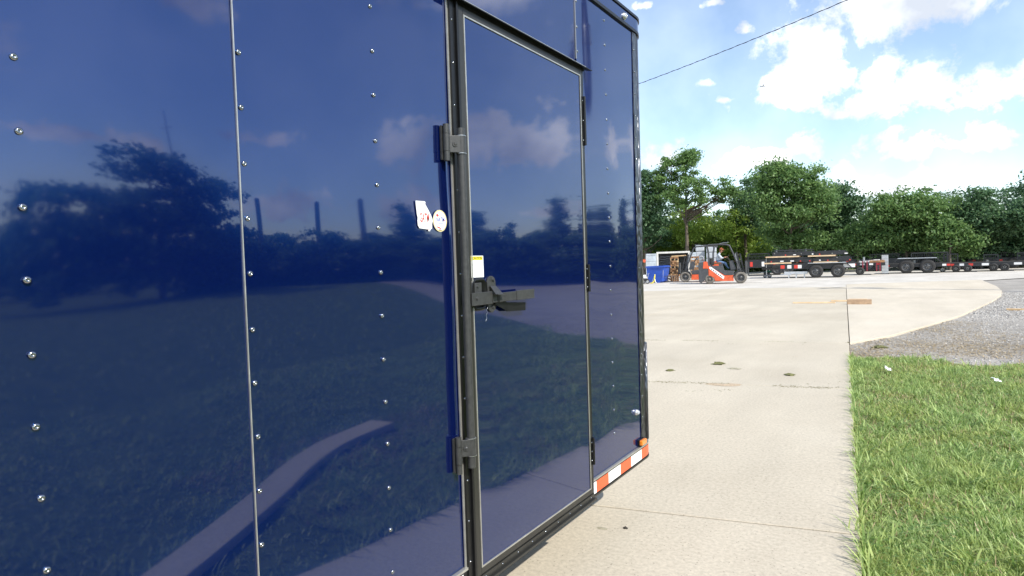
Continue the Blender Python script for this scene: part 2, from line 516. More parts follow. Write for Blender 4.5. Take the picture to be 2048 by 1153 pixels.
M['brown'] = mat('worn_brown_seat', (0.17, 0.075, 0.035), rough=0.7, var=.3, scale=12)
M['skin'] = mat('skin', (0.36, 0.18, 0.11), rough=0.55)
M['shirt'] = mat('pale_shirt', (0.45, 0.49, 0.53), rough=0.9, var=.12, scale=9)
M['jeans'] = mat('faded_jeans', (0.12, 0.19, 0.32), rough=0.9, var=.25, scale=12)
M['cap'] = mat('rust_brown_cap', (0.33, 0.10, 0.035), rough=0.9, var=.2, scale=20)
M['dump'] = mat('blue_dumpster_paint', (0.025, 0.085, 0.42), rough=0.45, var=.2, scale=4)
M['cont'] = mat('pale_grey_container', (0.42, 0.46, 0.49), rough=0.55, var=.18, scale=3)
M['contw'] = mat('off_white_container_frame', (0.60, 0.58, 0.53), rough=0.6, var=.18, scale=5)
M['plastic'] = mat('dark_moulded_plastic', (0.040, 0.046, 0.056), rough=0.42, var=.2, scale=5)
M['lumber'] = mat('weathered_lumber', (0.30, 0.16, 0.075), rough=0.85, var=.4, scale=5)
M['fresh'] = mat('fresh_pine', (0.62, 0.42, 0.22), rough=0.8, var=.18, scale=7)
M['paleboard'] = mat('sun_bleached_pine', (0.66, 0.48, 0.29), rough=0.8, var=.16, scale=5)
M['block'] = mat('grey_brown_timber', (0.40, 0.27, 0.17), rough=0.85, var=.2, scale=9)
M['wrap'] = mat('white_plastic_wrap', (0.42, 0.44, 0.46), rough=0.3, var=.1, scale=6, bump=.6, bscale=9)
M['green'] = mat('green_tarp', (0.02, 0.16, 0.10), rough=0.6)
M['galv'] = mat('galvanised_metal', (0.56, 0.58, 0.60), rough=0.4, metal=.6, var=.15, scale=6)
M['frame_black'] = mat('black_trailer_paint', (0.020, 0.021, 0.024), rough=0.35, var=.3, scale=4)
M['deck'] = mat('dark_weathered_deck', (0.055, 0.045, 0.035), rough=.9, var=.3, scale=5)
M['maroon'] = mat('dull_red_paint', (0.22, 0.02, 0.035), rough=.5)
M['bark'] = mat('grey_brown_bark', (0.12, 0.095, 0.07), rough=0.95, var=.35, scale=6, bump=.8, bscale=22)
M['pole'] = mat('weathered_pole_wood', (0.15, 0.11, 0.08), rough=0.95, var=.3, scale=4)
M['cable'] = mat('black_cable', (0.02, 0.02, 0.022), rough=0.6)
M['leaf_a'] = leaf_mat('leaf_mid_green', (0.072, 0.150, 0.045), (0.200, 0.315, 0.105), .42)  # leaf colour greyed towards blue to paint in distant haze
M['leaf_b'] = leaf_mat('leaf_yellow_green', (0.125, 0.218, 0.034), (0.289, 0.398, 0.070), .42)
M['leaf_c'] = leaf_mat('leaf_dark_green', (0.045, 0.105, 0.050), (0.130, 0.225, 0.100), .42)  # blue raised here too, haze put into the leaf colour
M['grass'] = grass_mat('grass_blade', (0.100, 0.195, 0.032), (0.500, 0.620, 0.240), .35)
M['straw'] = leaf_mat('dry_straw', (0.26, 0.19, 0.09), (0.50, 0.39, 0.22), .1)
M['clover'] = leaf_mat('clover_leaf', (0.075, 0.150, 0.03), (0.15, 0.26, 0.06), .3)
M['soil'] = mat('lawn_soil', (0.060, 0.095, 0.022), rough=1.0, col2=(0.13, 0.17, 0.05), scale=3.0, spec=.1, bump=.6, bscale=30)
M['concrete'] = concrete_mat('broom_finished_concrete', (0.490, 0.428, 0.328), (0.560, 0.498, 0.390))
M['apron'] = concrete_mat('new_cream_concrete', (0.53, 0.465, 0.36), (0.58, 0.515, 0.41), .25)
M['yard'] = concrete_mat('crushed_stone_yard', (0.52, 0.48, 0.415), (0.63, 0.59, 0.52), .5)
M['gravel'] = concrete_mat('grey_gravel', (0.31, 0.285, 0.25), (0.43, 0.395, 0.345), .9)
M['stone'] = leaf_mat('gravel_stone', (0.22, 0.20, 0.175), (0.52, 0.49, 0.44), 0.0)


def tread_mat():
    m = mat('diamond_tread_plate', (0.10, 0.105, 0.115), rough=0.28, metal=0.85)
    L = m.node_tree.links; b = m.node_tree.nodes['Principled BSDF']
    tc = node(m, 'ShaderNodeTexCoord')
    v = node(m, 'ShaderNodeTexVoronoi'); v.inputs['Scale'].default_value = 42
    mp = node(m, 'ShaderNodeMapping'); mp.inputs['Rotation'].default_value = (0.785, 0, 0); mp.inputs['Scale'].default_value = (1, 1, .45)
    L.new(tc.outputs['Object'], mp.inputs['Vector']); L.new(mp.outputs[0], v.inputs['Vector'])
    bp = node(m, 'ShaderNodeBump'); bp.inputs['Strength'].default_value = .9; bp.inputs['Distance'].default_value = .008; bp.invert = True
    L.new(v.outputs['Distance'], bp.inputs['Height']); L.new(bp.outputs[0], b.inputs['Normal'])
    return m


M['tread'] = tread_mat()

# ================================================================== SETTING
EDGE0 = gp(1700, 700); EDGE1 = gp(1728, 1153)


def edge(y):
    return EDGE1.x + (y - EDGE1.y) * (EDGE0.x - EDGE1.x) / (EDGE0.y - EDGE1.y)


def sheet(name, pts, z, m, parent=None):
    me = bpy.data.meshes.new(name)
    me.from_pydata([(p[0], p[1], z) for p in pts], [], [tuple(range(len(pts)))])
    me.materials.append(m)
    return link(name, me, parent)


kind(sheet('ground', [(-500, -500), (500, -500), (500, 500), (-500, 500)], -0.036, M['gravel']), 'structure')


def lawn_far(x):
    return 9.45 + 0.20 * math.sin(x * 2.3) + 0.12 * math.sin(x * 5.7 + 1) + 0.38 * max(0.0, x - 0.4) * (0.35 if x < 3 else 2.0) - (0 if x < 3 else 0.38 * 2.6 * 1.65)


lx = [0.42 + i * 0.12 for i in range(25)] + [3.5, 4, 5, 7, 10, 15, 22, 35, 60, 100, 160]
far_edge = [(x, lawn_far(x)) for x in lx]
lawn_pts = [(edge(-60), -60.0), (200, -60.0), (200, far_edge[-1][1])] + far_edge[::-1] + [(edge(far_edge[0][1]), far_edge[0][1])]
kind(sheet('lawn', lawn_pts, -0.022, M['soil']), 'structure')

# crushed-stone yard beyond the concrete
ya, yb, yc = gp(1290, 583), gp(1664, 571), gp(2040, 556.5)
kind(sheet('drive_bed', [(-26, -16), (edge(-16), -16), (edge(30), 30), (-26, 30)], -0.029, mat('joint_dirt', (0.018, 0.015, 0.012), rough=1.0, spec=.1)), 'structure')
kind(sheet('yard', [(-160, ya.y - 12), (ya.x - 12, ya.y - 5.0), (ya.x, ya.y - 4), (yb.x, yb.y - 4), (yb.x + 2.5, yb.y - 1), (yc.x, yc.y), (30, 60), (90, 95), (90, 220), (-160, 220)], -0.006, M['yard']), 'structure')

# concrete drive: slabs with real joints
drive = bpy.data.objects.new('concrete_drive', None); COL.objects.link(drive); kind(drive, 'structure')
jl = [gp(1160, 1008), gp(1700, 1068)]
jslope = (jl[1].y - jl[0].y) / (jl[1].x - jl[0].x)
j1 = jl[0].y - jslope * jl[0].x                               # y at x = 0 of the near joint
j3 = gp(1620, 684).y
step = (j3 - j1) / 2
slopes = [jslope * .8, jslope * .9, jslope, jslope, jslope, jslope, jslope, jslope, jslope]
rows = [j1 - 3 * step, j1 - 2 * step, j1 - step, j1, j1 + step, j3, j3 + step, j3 + 2 * step, j3 + 3 * step, j3 + 4 * step, j3 + 5 * step]
GAP = 0.016


def slab(name, pts, top, m, depth=0.12, parent=drive):
    """pts counter-clockwise; shrunk by GAP; arris softened"""
    c = Vector((sum(p[0] for p in pts) / len(pts), sum(p[1] for p in pts) / len(pts), 0))
    mb = MB(); n = len(pts)
    P = [Vector((p[0], p[1], 0)) for p in pts]
    def inset(d):
        out = []
        for i in range(n):
            a = (P[i] - P[i - 1]).normalized(); b = (P[(i + 1) % n] - P[i]).normalized()
            na = Vector((-a.y, a.x, 0)); nb = Vector((-b.y, b.x, 0))
            w = (na + nb); w = w / max(w.dot(na), .2)
            out.append(P[i] + w * d)
        return out
    o0 = inset(GAP / 2); o1 = inset(GAP / 2 + 0.003)
    vs = [(p.x, p.y, top - depth) for p in o0] + [(p.x, p.y, top - 0.003) for p in o0] + [(p.x, p.y, top) for p in o1]
    fs = [(i, (i + 1) % n, n + (i + 1) % n, n + i) for i in range(n)] + [(n + i, n + (i + 1) % n, 2 * n + (i + 1) % n, 2 * n + i) for i in range(n)]
    fs.append(tuple(2 * n + i for i in range(n)))
    mb.add(vs, fs)
    return mb.build(name, m, parent)


def row_y(k, x):
    return rows[k] + jslope * x


def end_y(x):        # far end of the concrete along the yard line
    for a, b in ((ya, yb), (yb, yc)):
        if x <= b.x: return a.y + (x - a.x) * (b.y - a.y) / (b.x - a.x) - 0.01
    return yc.y


cols = [0.0, 4.4, 8.8, 13.2, 17.6]
for ci in range(len(cols) - 1):
    for k in range(len(rows) - 1):
        def corner(off, kk):
            y = rows[kk]
            for _ in range(6): y = row_y(kk, edge(y) - off)
            x = edge(y) - off
            if y > end_y(x):
                for _ in range(8):
                    y = end_y(x); x = edge(y) - off
            return (x, y)
        a = corner(cols[ci + 1], k); b = corner(cols[ci], k); c2 = corner(cols[ci], k + 1); d2 = corner(cols[ci + 1], k + 1)
        if c2[1] - b[1] < 0.3 or d2[1] - a[1] < 0.3: continue
        slab('concrete_slab', [a, b, c2, d2], 0.0, M['concrete'])
# curved cream apron right of the long joint
ap = [gp(x, y) for x, y in ((1780, 672), (1850, 653), (1920, 632), (1965, 612), (1990, 600), (2003, 590), (2004, 582), (1994, 573), (1962, 560))]
y0 = j3 + jslope * .3
apts = [(edge(y0), y0)] + [(p.x, p.y) for p in ap]
ye = end_y(edge(28))
apts += [(edge(ye), ye)]
slab('concrete_apron', apts, 0.004, M['apron'], depth=.09)

# loose gravel between lawn and apron
def scatter_stones(n):
    V = []; F = []
    base = np.array([[1, 0, 0], [-1, 0, 0], [0, 1, 0], [0, -1, 0], [0, 0, 1], [0, 0, -1]], float)
    tri = np.array([[0, 2, 4], [2, 1, 4], [1, 3, 4], [3, 0, 4], [2, 0, 5], [1, 2, 5], [3, 1, 5], [0, 3, 5]])
    xs = RNG.uniform(.3, 7, n); ys = RNG.uniform(9.2, 26, n)
    k = 0
    for x, y in zip(xs, ys):
        if y < lawn_far(x) - .25: continue
        s = RNG.uniform(.006, .020) * (1.0 if y < 16 else 1.5)
        p = base * (s * RNG.uniform(.6, 1.3, 3)) * [1, 1, .7]
        a = RNG.uniform(0, 6.28); ca, sa = math.cos(a), math.sin(a)
        p = p @ np.array([[ca, sa, 0], [-sa, ca, 0], [0, 0, 1]]) + [x, y, -.034]
        V.append(p); F.append(tri + 6 * k); k += 1
    return np_mesh_idx('gravel_stones', np.vstack(V), np.vstack(F), M['stone'], False)


g = link('gravel_stones', scatter_stones(30000)); kind(g, 'stuff'); tag(g, 'loose grey gravel stones between the lawn and the cream apron', 'gravel')


def scatter_straw():
    spots = [(gp(1750, 700), .55, .28, 900), (gp(1960, 668), 1.1, .45, 1500), (gp(1850, 655), .5, .3, 700), (gp(1900, 645), .5, .35, 600),
             (gp(1960, 705), .7, .25, 900), (gp(1930, 574), 1.6, 1.0, 350), (gp(1720, 708), .3, .15, 400), (gp(1800, 680), .9, .3, 900), (gp(2000, 690), .8, .5, 1500), (gp(1880, 690), 1.0, .3, 1100)]
    V = []
    for c, rx, ry, n in spots:
        for _ in range(n):
            x = c.x + RNG.normal() * rx * .7; y = c.y + RNG.normal() * ry * 1.1 + .25 * math.sin(x * 4) * ry
            L_ = RNG.uniform(.02, .075); w = RNG.uniform(.002, .006); a = RNG.uniform(0, 6.28); t = RNG.uniform(-.25, .25)
            d = np.array([math.cos(a), math.sin(a), t]); s = np.array([-math.sin(a), math.cos(a), 0]) * w
            p = np.array([x, y, -.031 + RNG.uniform(0, .012)])
            V += [p - d * L_ / 2 - s, p + d * L_ / 2 - s, p + d * L_ / 2 + s, p - d * L_ / 2 + s]
    return np_mesh('straw_litter', np.array(V), 4, M['straw'])


o = link('straw_litter', scatter_straw()); kind(o, 'stuff'); tag(o, 'brown straw and wood chips scattered on the gravel', 'straw')


# ------------------------------------------------------------------ grass
def blade_field(xy, length, width, lean, bend, z=-.022):
    """three-segment ribbons; all arrays per blade"""
    n = len(xy); a = RNG.uniform(0, 2 * np.pi, n)
    d = np.stack([np.cos(a), np.sin(a)], 1); s = np.stack([-d[:, 1], d[:, 0]], 1)
    T = np.array([0, .45, .8, 1.0]); Wd = np.array([.8, 1.0, .65, .06])
    ring = []
    for t, w in zip(T, Wd):
        th = lean + bend * t
        h = length * t * np.cos(th * .7); r = length * t * np.sin(th * .7)
        c = np.concatenate([xy + d * r[:, None], (z + h)[:, None]], 1)
        off = np.concatenate([s * (width * w)[:, None], np.zeros((n, 1))], 1)
        ring.append((c - off, c + off))
    V = np.stack([p for pr in ring for p in pr], 1)          # n,8,3
    base = np.arange(n)[:, None] * 8
    F = np.concatenate([base + np.array([2 * i, 2 * i + 1, 2 * i + 3, 2 * i + 2])[None] for i in range(3)], 0)
    return V.reshape(-1, 3), F


# centre line of the pale strip that crosses the lawn
_cl = [(1.50, 1.20), (1.72, 1.70), (2.02, 2.25), (2.35, 2.75), (2.62, 3.30), (2.80, 4.00)]
STRIP = []
for i in range(5):
    p0, p1, p2, p3 = [np.array(_cl[min(max(k, 0), 5)]) for k in (i - 1, i, i + 1, i + 2)]
    for t in ((0, .2, .4, .6, .8) if i < 4 else (0, .2, .4, .6, .8, 1.0)):
        q = .5 * (2 * p1 + (p2 - p0) * t + (2 * p0 - 5 * p1 + 4 * p2 - p3) * t * t + (3 * p1 - p0 - 3 * p2 + p3) * t ** 3)
        d_ = .5 * ((p2 - p0) + 2 * (2 * p0 - 5 * p1 + 4 * p2 - p3) * t + 3 * (3 * p1 - p0 - 3 * p2 + p3) * t * t); d_ = d_ / np.linalg.norm(d_)
        STRIP.append((q[0], q[1], d_[0], d_[1]))


def grass_points(n, x0, x1, y0, y1, jitter=0.02):
    x = RNG.uniform(x0, x1, n * 2); y = RNG.uniform(y0, y1, n * 2)
    e = EDGE1.x + (y - EDGE1.y) * (EDGE0.x - EDGE1.x) / (EDGE0.y - EDGE1.y)
    f = np.array([lawn_far(a) for a in x])
    wob = .016 * np.sin(y * 9) + .016 * np.sin(y * 23 + 1) + .010 * np.sin(y * 61) + .004
    k = (x > e + wob) & (y < f + .05 * np.sin(x * 31) - .03)
    xy = np.stack([x[k], y[k]], 1)
    sc_ = np.array([q[:2] for q in STRIP])
    return xy[np.min(np.linalg.norm(xy[:, None] - sc_[None], axis=2), axis=1) > .17][:n]


def noise2(xy, s, seed):
    """cheap smooth value noise"""
    r = np.random.default_rng(seed).uniform(0, 1, (64, 64))
    q = xy * s; i = np.floor(q).astype(int); f = q - i; f = f * f * (3 - 2 * f)
    a = r[i[:, 0] % 64, i[:, 1] % 64]; b = r[(i[:, 0] + 1) % 64, i[:, 1] % 64]
    c = r[i[:, 0] % 64, (i[:, 1] + 1) % 64]; d = r[(i[:, 0] + 1) % 64, (i[:, 1] + 1) % 64]
    return (a * (1 - f[:, 0]) + b * f[:, 0]) * (1 - f[:, 1]) + (c * (1 - f[:, 0]) + d * f[:, 0]) * f[:, 1]


VV = []; FF = []; off = 0
# (count, x0, x1, y0, y1, mean length, width)
for (n, x0, x1, y0, y1, ln, wd) in ((62000, .75, 2.0, 2.2, 5.2, .055, .0021), (52000, .4, 3.2, 5.0, 10.2, .062, .0030),
                                    (60000, .6, 6.5, -2.5, 12.0, .055, .0045), (16000, 5, 30, -6, 26, .08, .01)):
    xy = grass_points(n, x0, x1, y0, y1)
    cl = noise2(xy, 2.6, 3); cl2 = noise2(xy, 7.0, 5)
    L_ = ln * (0.25 + 1.0 * cl + .6 * cl2 * RNG.uniform(0, 1, len(xy))) * RNG.uniform(.6, 1.25, len(xy))
    v, f = blade_field(xy, L_, wd * RNG.uniform(.5, 1.3, len(xy)), RNG.uniform(.1, 1.1, len(xy)), RNG.uniform(.1, 1.2, len(xy)))
    VV.append(v); FF.append(f + off); off += len(v)
# coarse tufts of broad, arching blades
for i in range(300):
    if i < 190: c = grass_points(1, .85, 2.4, 2.3, 6.5, .02)
    else: c = grass_points(1, .4, 3.0, 6.0, 9.8, .02)
    if not len(c): continue
    m_ = RNG.integers(7, 22); xy = c + RNG.normal(0, .022, (m_, 2))
    L_ = RNG.uniform(.06, .17, m_)
    v, f = blade_field(xy, L_, RNG.uniform(.0025, .0052, m_), RNG.uniform(.1, .9, m_), RNG.uniform(.5, 1.4, m_))
    VV.append(v); FF.append(f + off); off += len(v)
# blades that hang over the concrete edge
yy = RNG.uniform(2.0, 9.6, 900); xx = np.array([edge(a) for a in yy]) + RNG.uniform(-.006, .02, 900)
v, f = blade_field(np.stack([xx, yy], 1), RNG.uniform(.05, .15, 900), RNG.uniform(.0018, .0034, 900), RNG.uniform(.2, .8, 900), RNG.uniform(.2, 1.0, 900))
VV.append(v); FF.append(f + off); off += len(v)
grass = link('grass', np_mesh_idx('grass', np.vstack(VV), np.vstack(FF), M['grass'], True))
kind(grass, 'stuff'); tag(grass, 'bright green mown grass beside the concrete drive', 'grass')
# dry thatch and clover
xy = grass_points(17000, .7, 3.0, 2.2, 9.8)
v, f = blade_field(xy, RNG.uniform(.03, .09, len(xy)), RNG.uniform(.001, .003, len(xy)), RNG.uniform(.5, 2.0, len(xy)), RNG.uniform(0, .6, len(xy)))
o = link('dry_thatch', np_mesh_idx('dry_thatch', v, f, M['straw'], True)); kind(o, 'stuff'); tag(o, 'dry straw coloured thatch lying among the green grass', 'thatch')
xy = grass_points(7000, .8, 3.0, 2.2, 8.5); xy = xy[noise2(xy, 3.1, 11) > .55]
V = []
for x, y in xy:
    h = RNG.uniform(.01, .045); a0 = RNG.uniform(0, 6.28); s = RNG.uniform(.006, .012)
    for k in range(3):
        a = a0 + k * 2.094; d = np.array([math.cos(a), math.sin(a), RNG.uniform(-.1, .35)]); t = np.array([-math.sin(a), math.cos(a), 0])
        p = np.array([x, y, h])
        V += [p, p + d * s * .7 - t * s * .5, p + d * s * 1.25, p + d * s * .7 + t * s * .5]
o = link('clover', np_mesh('clover', np.array(V), 4, M['clover'])); kind(o, 'stuff'); tag(o, 'low clover leaves mixed into the grass', 'clover')
# pale strip crossing the lawn, mirrored in the lower part of the blue wall
mb = MB(); pts_l = []; pts_r = []
for (x, y, tx, ty) in STRIP:
    pts_l.append((x - ty * .11, y + tx * .11, -.02)); pts_r.append((x + ty * .11, y - tx * .11, -.02))
mb.prism(pts_r + pts_l[::-1], (0, 0, .055))
tag(mb.build('concrete_strip', M['concrete'], bevel=.006), 'pale narrow concrete strip lying in the lawn, mirrored low in the blue wall', 'concrete strip')

# ================================================================== BLUE ENCLOSED TRAILER
DZ = -0.05
TO = (-1.05, 1.0, 0.0)
trailer = thing('enclosed_trailer', 'glossy dark blue enclosed cargo trailer with black framed side door, filling the left', 'trailer', TO)


def tpart(mb, name, m, parent=None, bevel=0.0):
    o = mb.build(name, m, trailer if parent is None else parent, origin=TO, bevel=bevel)
    return o


YA, RC = 3.137, 0.16                       # where the front corner starts to curve, and its radius
ZB, ZT = 0.455 + DZ, 2.625 + DZ


def oil_can(y, z, amp, ph):
    return amp * (math.sin(y * 7.4 + ph) * math.sin(z * 4.1 + ph * 2.1) + .6 * math.sin(y * 3.3 + z * 6.3 + ph * .7)
                  + .35 * math.sin(z * 11.0 + y * 2.0 + ph * 1.3)) - amp * 1.9


def panel(name, y0, y1, z0, z1, x, amp, ph, parent=None, wav=None, fade=True):
    ny = max(2, int((y1 - y0) / .022)); nz = max(2, int((z1 - z0) / .022))
    Y = np.linspace(y0, y1, ny + 1); Zs = np.linspace(z0, z1, nz + 1)
    V = []
    for yv in Y:
        for zv in Zs:
            e = min((yv - y0) / .05, (y1 - yv) / .05, 1.0) if fade else 1.0
            V.append((x + e * (oil_can(yv, zv, amp, ph) + (wav(yv, zv) if wav else 0)), yv, zv))
    V = np.array(V) - np.array(TO)
    idx = np.arange((ny + 1) * (nz + 1)).reshape(ny + 1, nz + 1)
    F = np.stack([idx[:-1, :-1].ravel(), idx[1:, :-1].ravel(), idx[1:, 1:].ravel(), idx[:-1, 1:].ravel()], 1)
    o = link(name, np_mesh_idx(name, V, F, M['paint'], True), trailer if parent is None else parent)
    return o


def ripple(y, z):
    return .00042 * (math.sin(z * 19 + 2.2 * math.sin(y * 2.6)) * (.5 + .5 * math.sin(y * 4.1 + 1.0)) - 1)


panel('side_panel', -1.90, -0.802, ZB, ZT, 0.0, .00030, .3)
panel('side_panel', -0.80, 0.826, ZB, ZT, 0.0, .00115, 1.2, fade=False, wav=ripple)
panel('side_panel', 0.828, 2.455, ZB, ZT, 0.0, .00115, 1.2, fade=False, wav=ripple)
panel('side_panel', 2.457, YA, ZB, ZT, 0.0, .00050, 4.4, wav=lambda y, z: -.0006 * (1 + math.sin(y * 13.0 + math.sin(z * 3.1) * 1.4)))
# shell: far side, roof, floor, rear, rounded front
arc = [(-RC * (1 - math.cos(t)), YA + RC * math.sin(t)) for t in [math.radians(i * 6) for i in range(16)]]
Wd = 2.1
outline = arc + [(-Wd - p[0], p[1]) for p in arc[::-1]]
mb = MB()
n = len(outline)
mb.add([(x, y, ZB) for x, y in outline] + [(x, y, ZT) for x, y in outline], [(i, i + 1, n + i + 1, n + i) for i in range(n - 1)], 0, True)
tpart(mb, 'front_wall', M['paint'])
mb = MB().box(-Wd, -Wd + .02, -1.9, YA - .002, ZB, ZT); tpart(mb, 'far_side_wall', M['paint'])
mb = MB().box(-Wd + .021, -.008, -1.9, -1.87, ZB, ZT); tpart(mb, 'rear_ramp_door', M['paint'])
mb = MB(); ro = outline + [(-Wd, -1.9), (0, -1.9)]
mb.prism([(x * .995 - .004, y, ZT + .066) for x, y in ro], (0, 0, .012)); tpart(mb, 'roof', M['bead'])
mb = MB(); mb.prism([(x * .98 - .02, y - .012, 0.40 + DZ) for x, y in ro], (0, 0, .05)); tpart(mb, 'floor', M['black'])


def ring(mb, o, z0, z1, proud, thick=.02, mat=0, y_start=-1.9):
    """band that follows the side and the rounded front"""
    pts = [(0.0, y_start, 1.0, 0.0)] + [(-RC * (1 - math.cos(t)), YA + RC * math.sin(t), math.cos(t), math.sin(t)) for t in [math.radians(i * 6) for i in range(16)]]
    pts += [(-Wd - p[0], p[1], -p[2], p[3]) for p in pts[::-1]]
    m = len(pts)
    out = [(x + nx * proud, y + ny * proud) for x, y, nx, ny in pts]; inn = [(x - nx * thick, y - ny * thick) for x, y, nx, ny in pts]
    vs = [(x, y, z0) for x, y in out] + [(x, y, z1) for x, y in out] + [(x, y, z0) for x, y in inn] + [(x, y, z1) for x, y in inn]
    fs = []
    for i in range(m - 1):
        fs += [(i, i + 1, m + i + 1, m + i), (2 * m + i + 1, 2 * m + i, 3 * m + i, 3 * m + i + 1), (m + i, m + i + 1, 3 * m + i + 1, 3 * m + i), (i + 1, i, 2 * m + i, 2 * m + i + 1)]
    fs += [(0, m, 3 * m, 2 * m), (m - 1, 3 * m - 1, 4 * m - 1, 2 * m - 1)]
    return mb.add(vs, fs, mat, False)


tpart(ring(MB(), 0, 2.628 + DZ, 2.686 + DZ, .006), 'roof_rail', M['paint'])
tpart(ring(MB(), 0, 2.612 + DZ, 2.626 + DZ, .009), 'roof_rail_lip', M['black'])
tpart(ring(MB(), 0, 2.688 + DZ, 2.700 + DZ, .012), 'roof_edge', M['black'])
tpart(ring(MB(), 0, 0.446 + DZ, 0.454 + DZ, .010), 'lower_trim_bead', M['bead'])
tpart(ring(MB(), 0, 0.384 + DZ, 0.444 + DZ, .007), 'bottom_rail', M['black'])
tpart(ring(MB(), 0, 0.374 + DZ, 0.382 + DZ, .011), 'bottom_rail_lip', M['trim'])


def arc_sheet(t0, t1, z0, z1, proud, n=10):
    mb = MB(); vs = []
    for i in range(n + 1):
        t = math.radians(t0 + (t1 - t0) * i / n)
        for r in (RC + proud, RC + .001):
            vs += [(-RC + r * math.cos(t), YA + r * math.sin(t), z0), (-RC + r * math.cos(t), YA + r * math.sin(t), z1)]
    fs = []
    for i in range(n):
        a = i * 4; b = a + 4
        fs += [(a, b, b + 1, a + 1), (a + 1, b + 1, b + 3, a + 3), (a + 2, a, b, b + 2)[::-1]]
    fs += [(0, 1, 3, 2), (n * 4, n * 4 + 2, n * 4 + 3, n * 4 + 1)]
    return mb.add(vs, fs, 0, True)


cor = tpart(arc_sheet(0.2, 90, 0.458 + DZ, 2.608 + DZ, .003), 'corner_tread_plate', M['tread'])
tpart(MB().box(.0006, .003, 3.090, YA, 0.458 + DZ, 2.608 + DZ), 'corner_tread_plate', M['tread'])
tpart(arc_sheet(10, 90, 0.470 + DZ, 0.985 + DZ, .013), 'stone_guard', M['tread'])
# reflective tape on the bottom rail: each field its own piece
ty = [wp(x, y, .008).y for x, y in ((1186, 975), (1193, 972), (1217, 953), (1241, 935), (1262, 918), (1283, 902))] + [3.40]
for i in range(6):
    w0, w1 = ty[i], ty[i + 1]
    name, m = ('white_tape', M['tape_white']) if i % 2 == 0 else ('red_tape', M['tape_red'])
    mb = MB(); K = 10; vs = []
    for k in range(K + 1):
        y = w0 + (w1 - w0) * k / K
        if y <= YA: x, yy_, nx, ny = 0, y, 1, 0
        else:
            t = (y - YA) / RC; x, yy_, nx, ny = -RC * (1 - math.cos(t)), YA + RC * math.sin(t), math.cos(t), math.sin(t)
        vs += [(x + nx * .0085, yy_ + ny * .0085, .388 + DZ), (x + nx * .0085, yy_ + ny * .0085, .4405 + DZ)]
    mb.add(vs, [(2 * k, 2 * k + 2, 2 * k + 3, 2 * k + 1) for k in range(K)])
    tpart(mb, name, m)
for i in range(6):                                     # tape left of the door
    y1 = 1.545 - i * .29; y0_ = y1 - (.155 if i % 2 else .135)
    mb = MB(); mb.add([(.0085, y1 - .29, .388 + DZ), (.0085, y1 - .147, .388 + DZ), (.0085, y1 - .147, .4405 + DZ), (.0085, y1 - .29, .4405 + DZ)], [(0, 1, 2, 3)]); tpart(mb, 'red_tape', M['tape_red'])
    mb = MB(); mb.add([(.0085, y1 - .145, .388 + DZ), (.0085, y1, .388 + DZ), (.0085, y1, .4405 + DZ), (.0085, y1 - .145, .4405 + DZ)], [(0, 1, 2, 3)]); tpart(mb, 'white_tape', M['tape_white'])

# rivets: one shared dome
mb = MB(); mb.lathe([(.0062, -.002), (.0062, .0006), (.0056, .0018), (.0040, .0030), (.0024, .0035), (.0022, .0026), (.0001, .0026)], axis='x', n=12)
RIV = mb.mesh('rivet', M['chrome'])
mb = MB(); mb.lathe([(.0040, -.001), (.0040, .0008), (.0028, .0022), (.0001, .0028)], axis='x', n=8)
RIVS = mb.mesh('small_rivet', M['chrome'])


def rivet(y, z, x=0.0, me=None, parent=None, nm='rivet'):
    o = link(nm, me or RIV, trailer if parent is None else parent, loc=(x - TO[0], y - TO[1], z - TO[2]))
    return o


for (y, z0, st, nn, j) in ((-0.39, .55, .1216, 17, 0), (.018, .56, .1216, 17, 0), (.429, 1.059 - .1225 * 4, .1228, 17, 0), (.8395, .94 - .1216 * 3, .1217, 17, 0), (1.2405, .581, .1200, 17, 0), (2.756, .598 - .0, .1157, 18, 0)):
    for k in range(nn):
        z = z0 + st * k
        if z < 2.60: rivet(y + random.uniform(-.002, .002), z + DZ + random.uniform(-.002, .002), -.0008)
for z in (2.345, 2.45, 2.56): rivet(2.470, z + DZ, -.0008)
for k in range(18):
    rivet(3.112, .60 + .113 * k + DZ, .003, RIVS)
# panel seams: bare metal edge catching the light
for y in (0.8255, 2.4555, -0.8):
    mb = MB().box(-.002, .0022, y - .0012, y + .0012, (ZB if y < 2 else 2.31 + DZ), ZT - .002)
    tpart(mb, 'seam_strip', M['bead'])

# ---- side door
DL, DR, DB, DT = 1.640, 2.458, 0.428 + DZ, 2.236 + DZ           # blue door skin
FL, FR, FB, FT = 1.566, 2.494, 0.386 + DZ, 2.275 + DZ           # outside of the frame
door = panel('door', DL, DR, DB, DT, .012, .00022, .9)
mb = MB().box(-.004, .0085, DL - .02, DR + .02, DB - .02, DT + .02); tpart(mb, 'door_core', M['black'], door)


def fr(mb, l, r, b, t, w, x0, x1, mat=0):
    """rectangular frame, butted"""
    mb.box(x0, x1, l, l + w, b, t, mat); mb.box(x0, x1, r - w, r, b, t, mat)
    mb.box(x0, x1, l + w + .0004, r - w - .0004, t - w, t - .0004, mat); mb.box(x0, x1, l + w + .0004, r - w - .0004, b + .0004, b + w, mat)
    return mb


tpart(fr(MB(), DL - .003, DR + .003, DB - .003, DT + .003, .005, .010, .0155), 'door_bead', M['bead'], door)
tpart(fr(MB(), DL - .0285, DR + .0185, DB - .026, DT + .026, .024, .006, .0140), 'door_edge_trim', M['trim'], door, bevel=.0015)
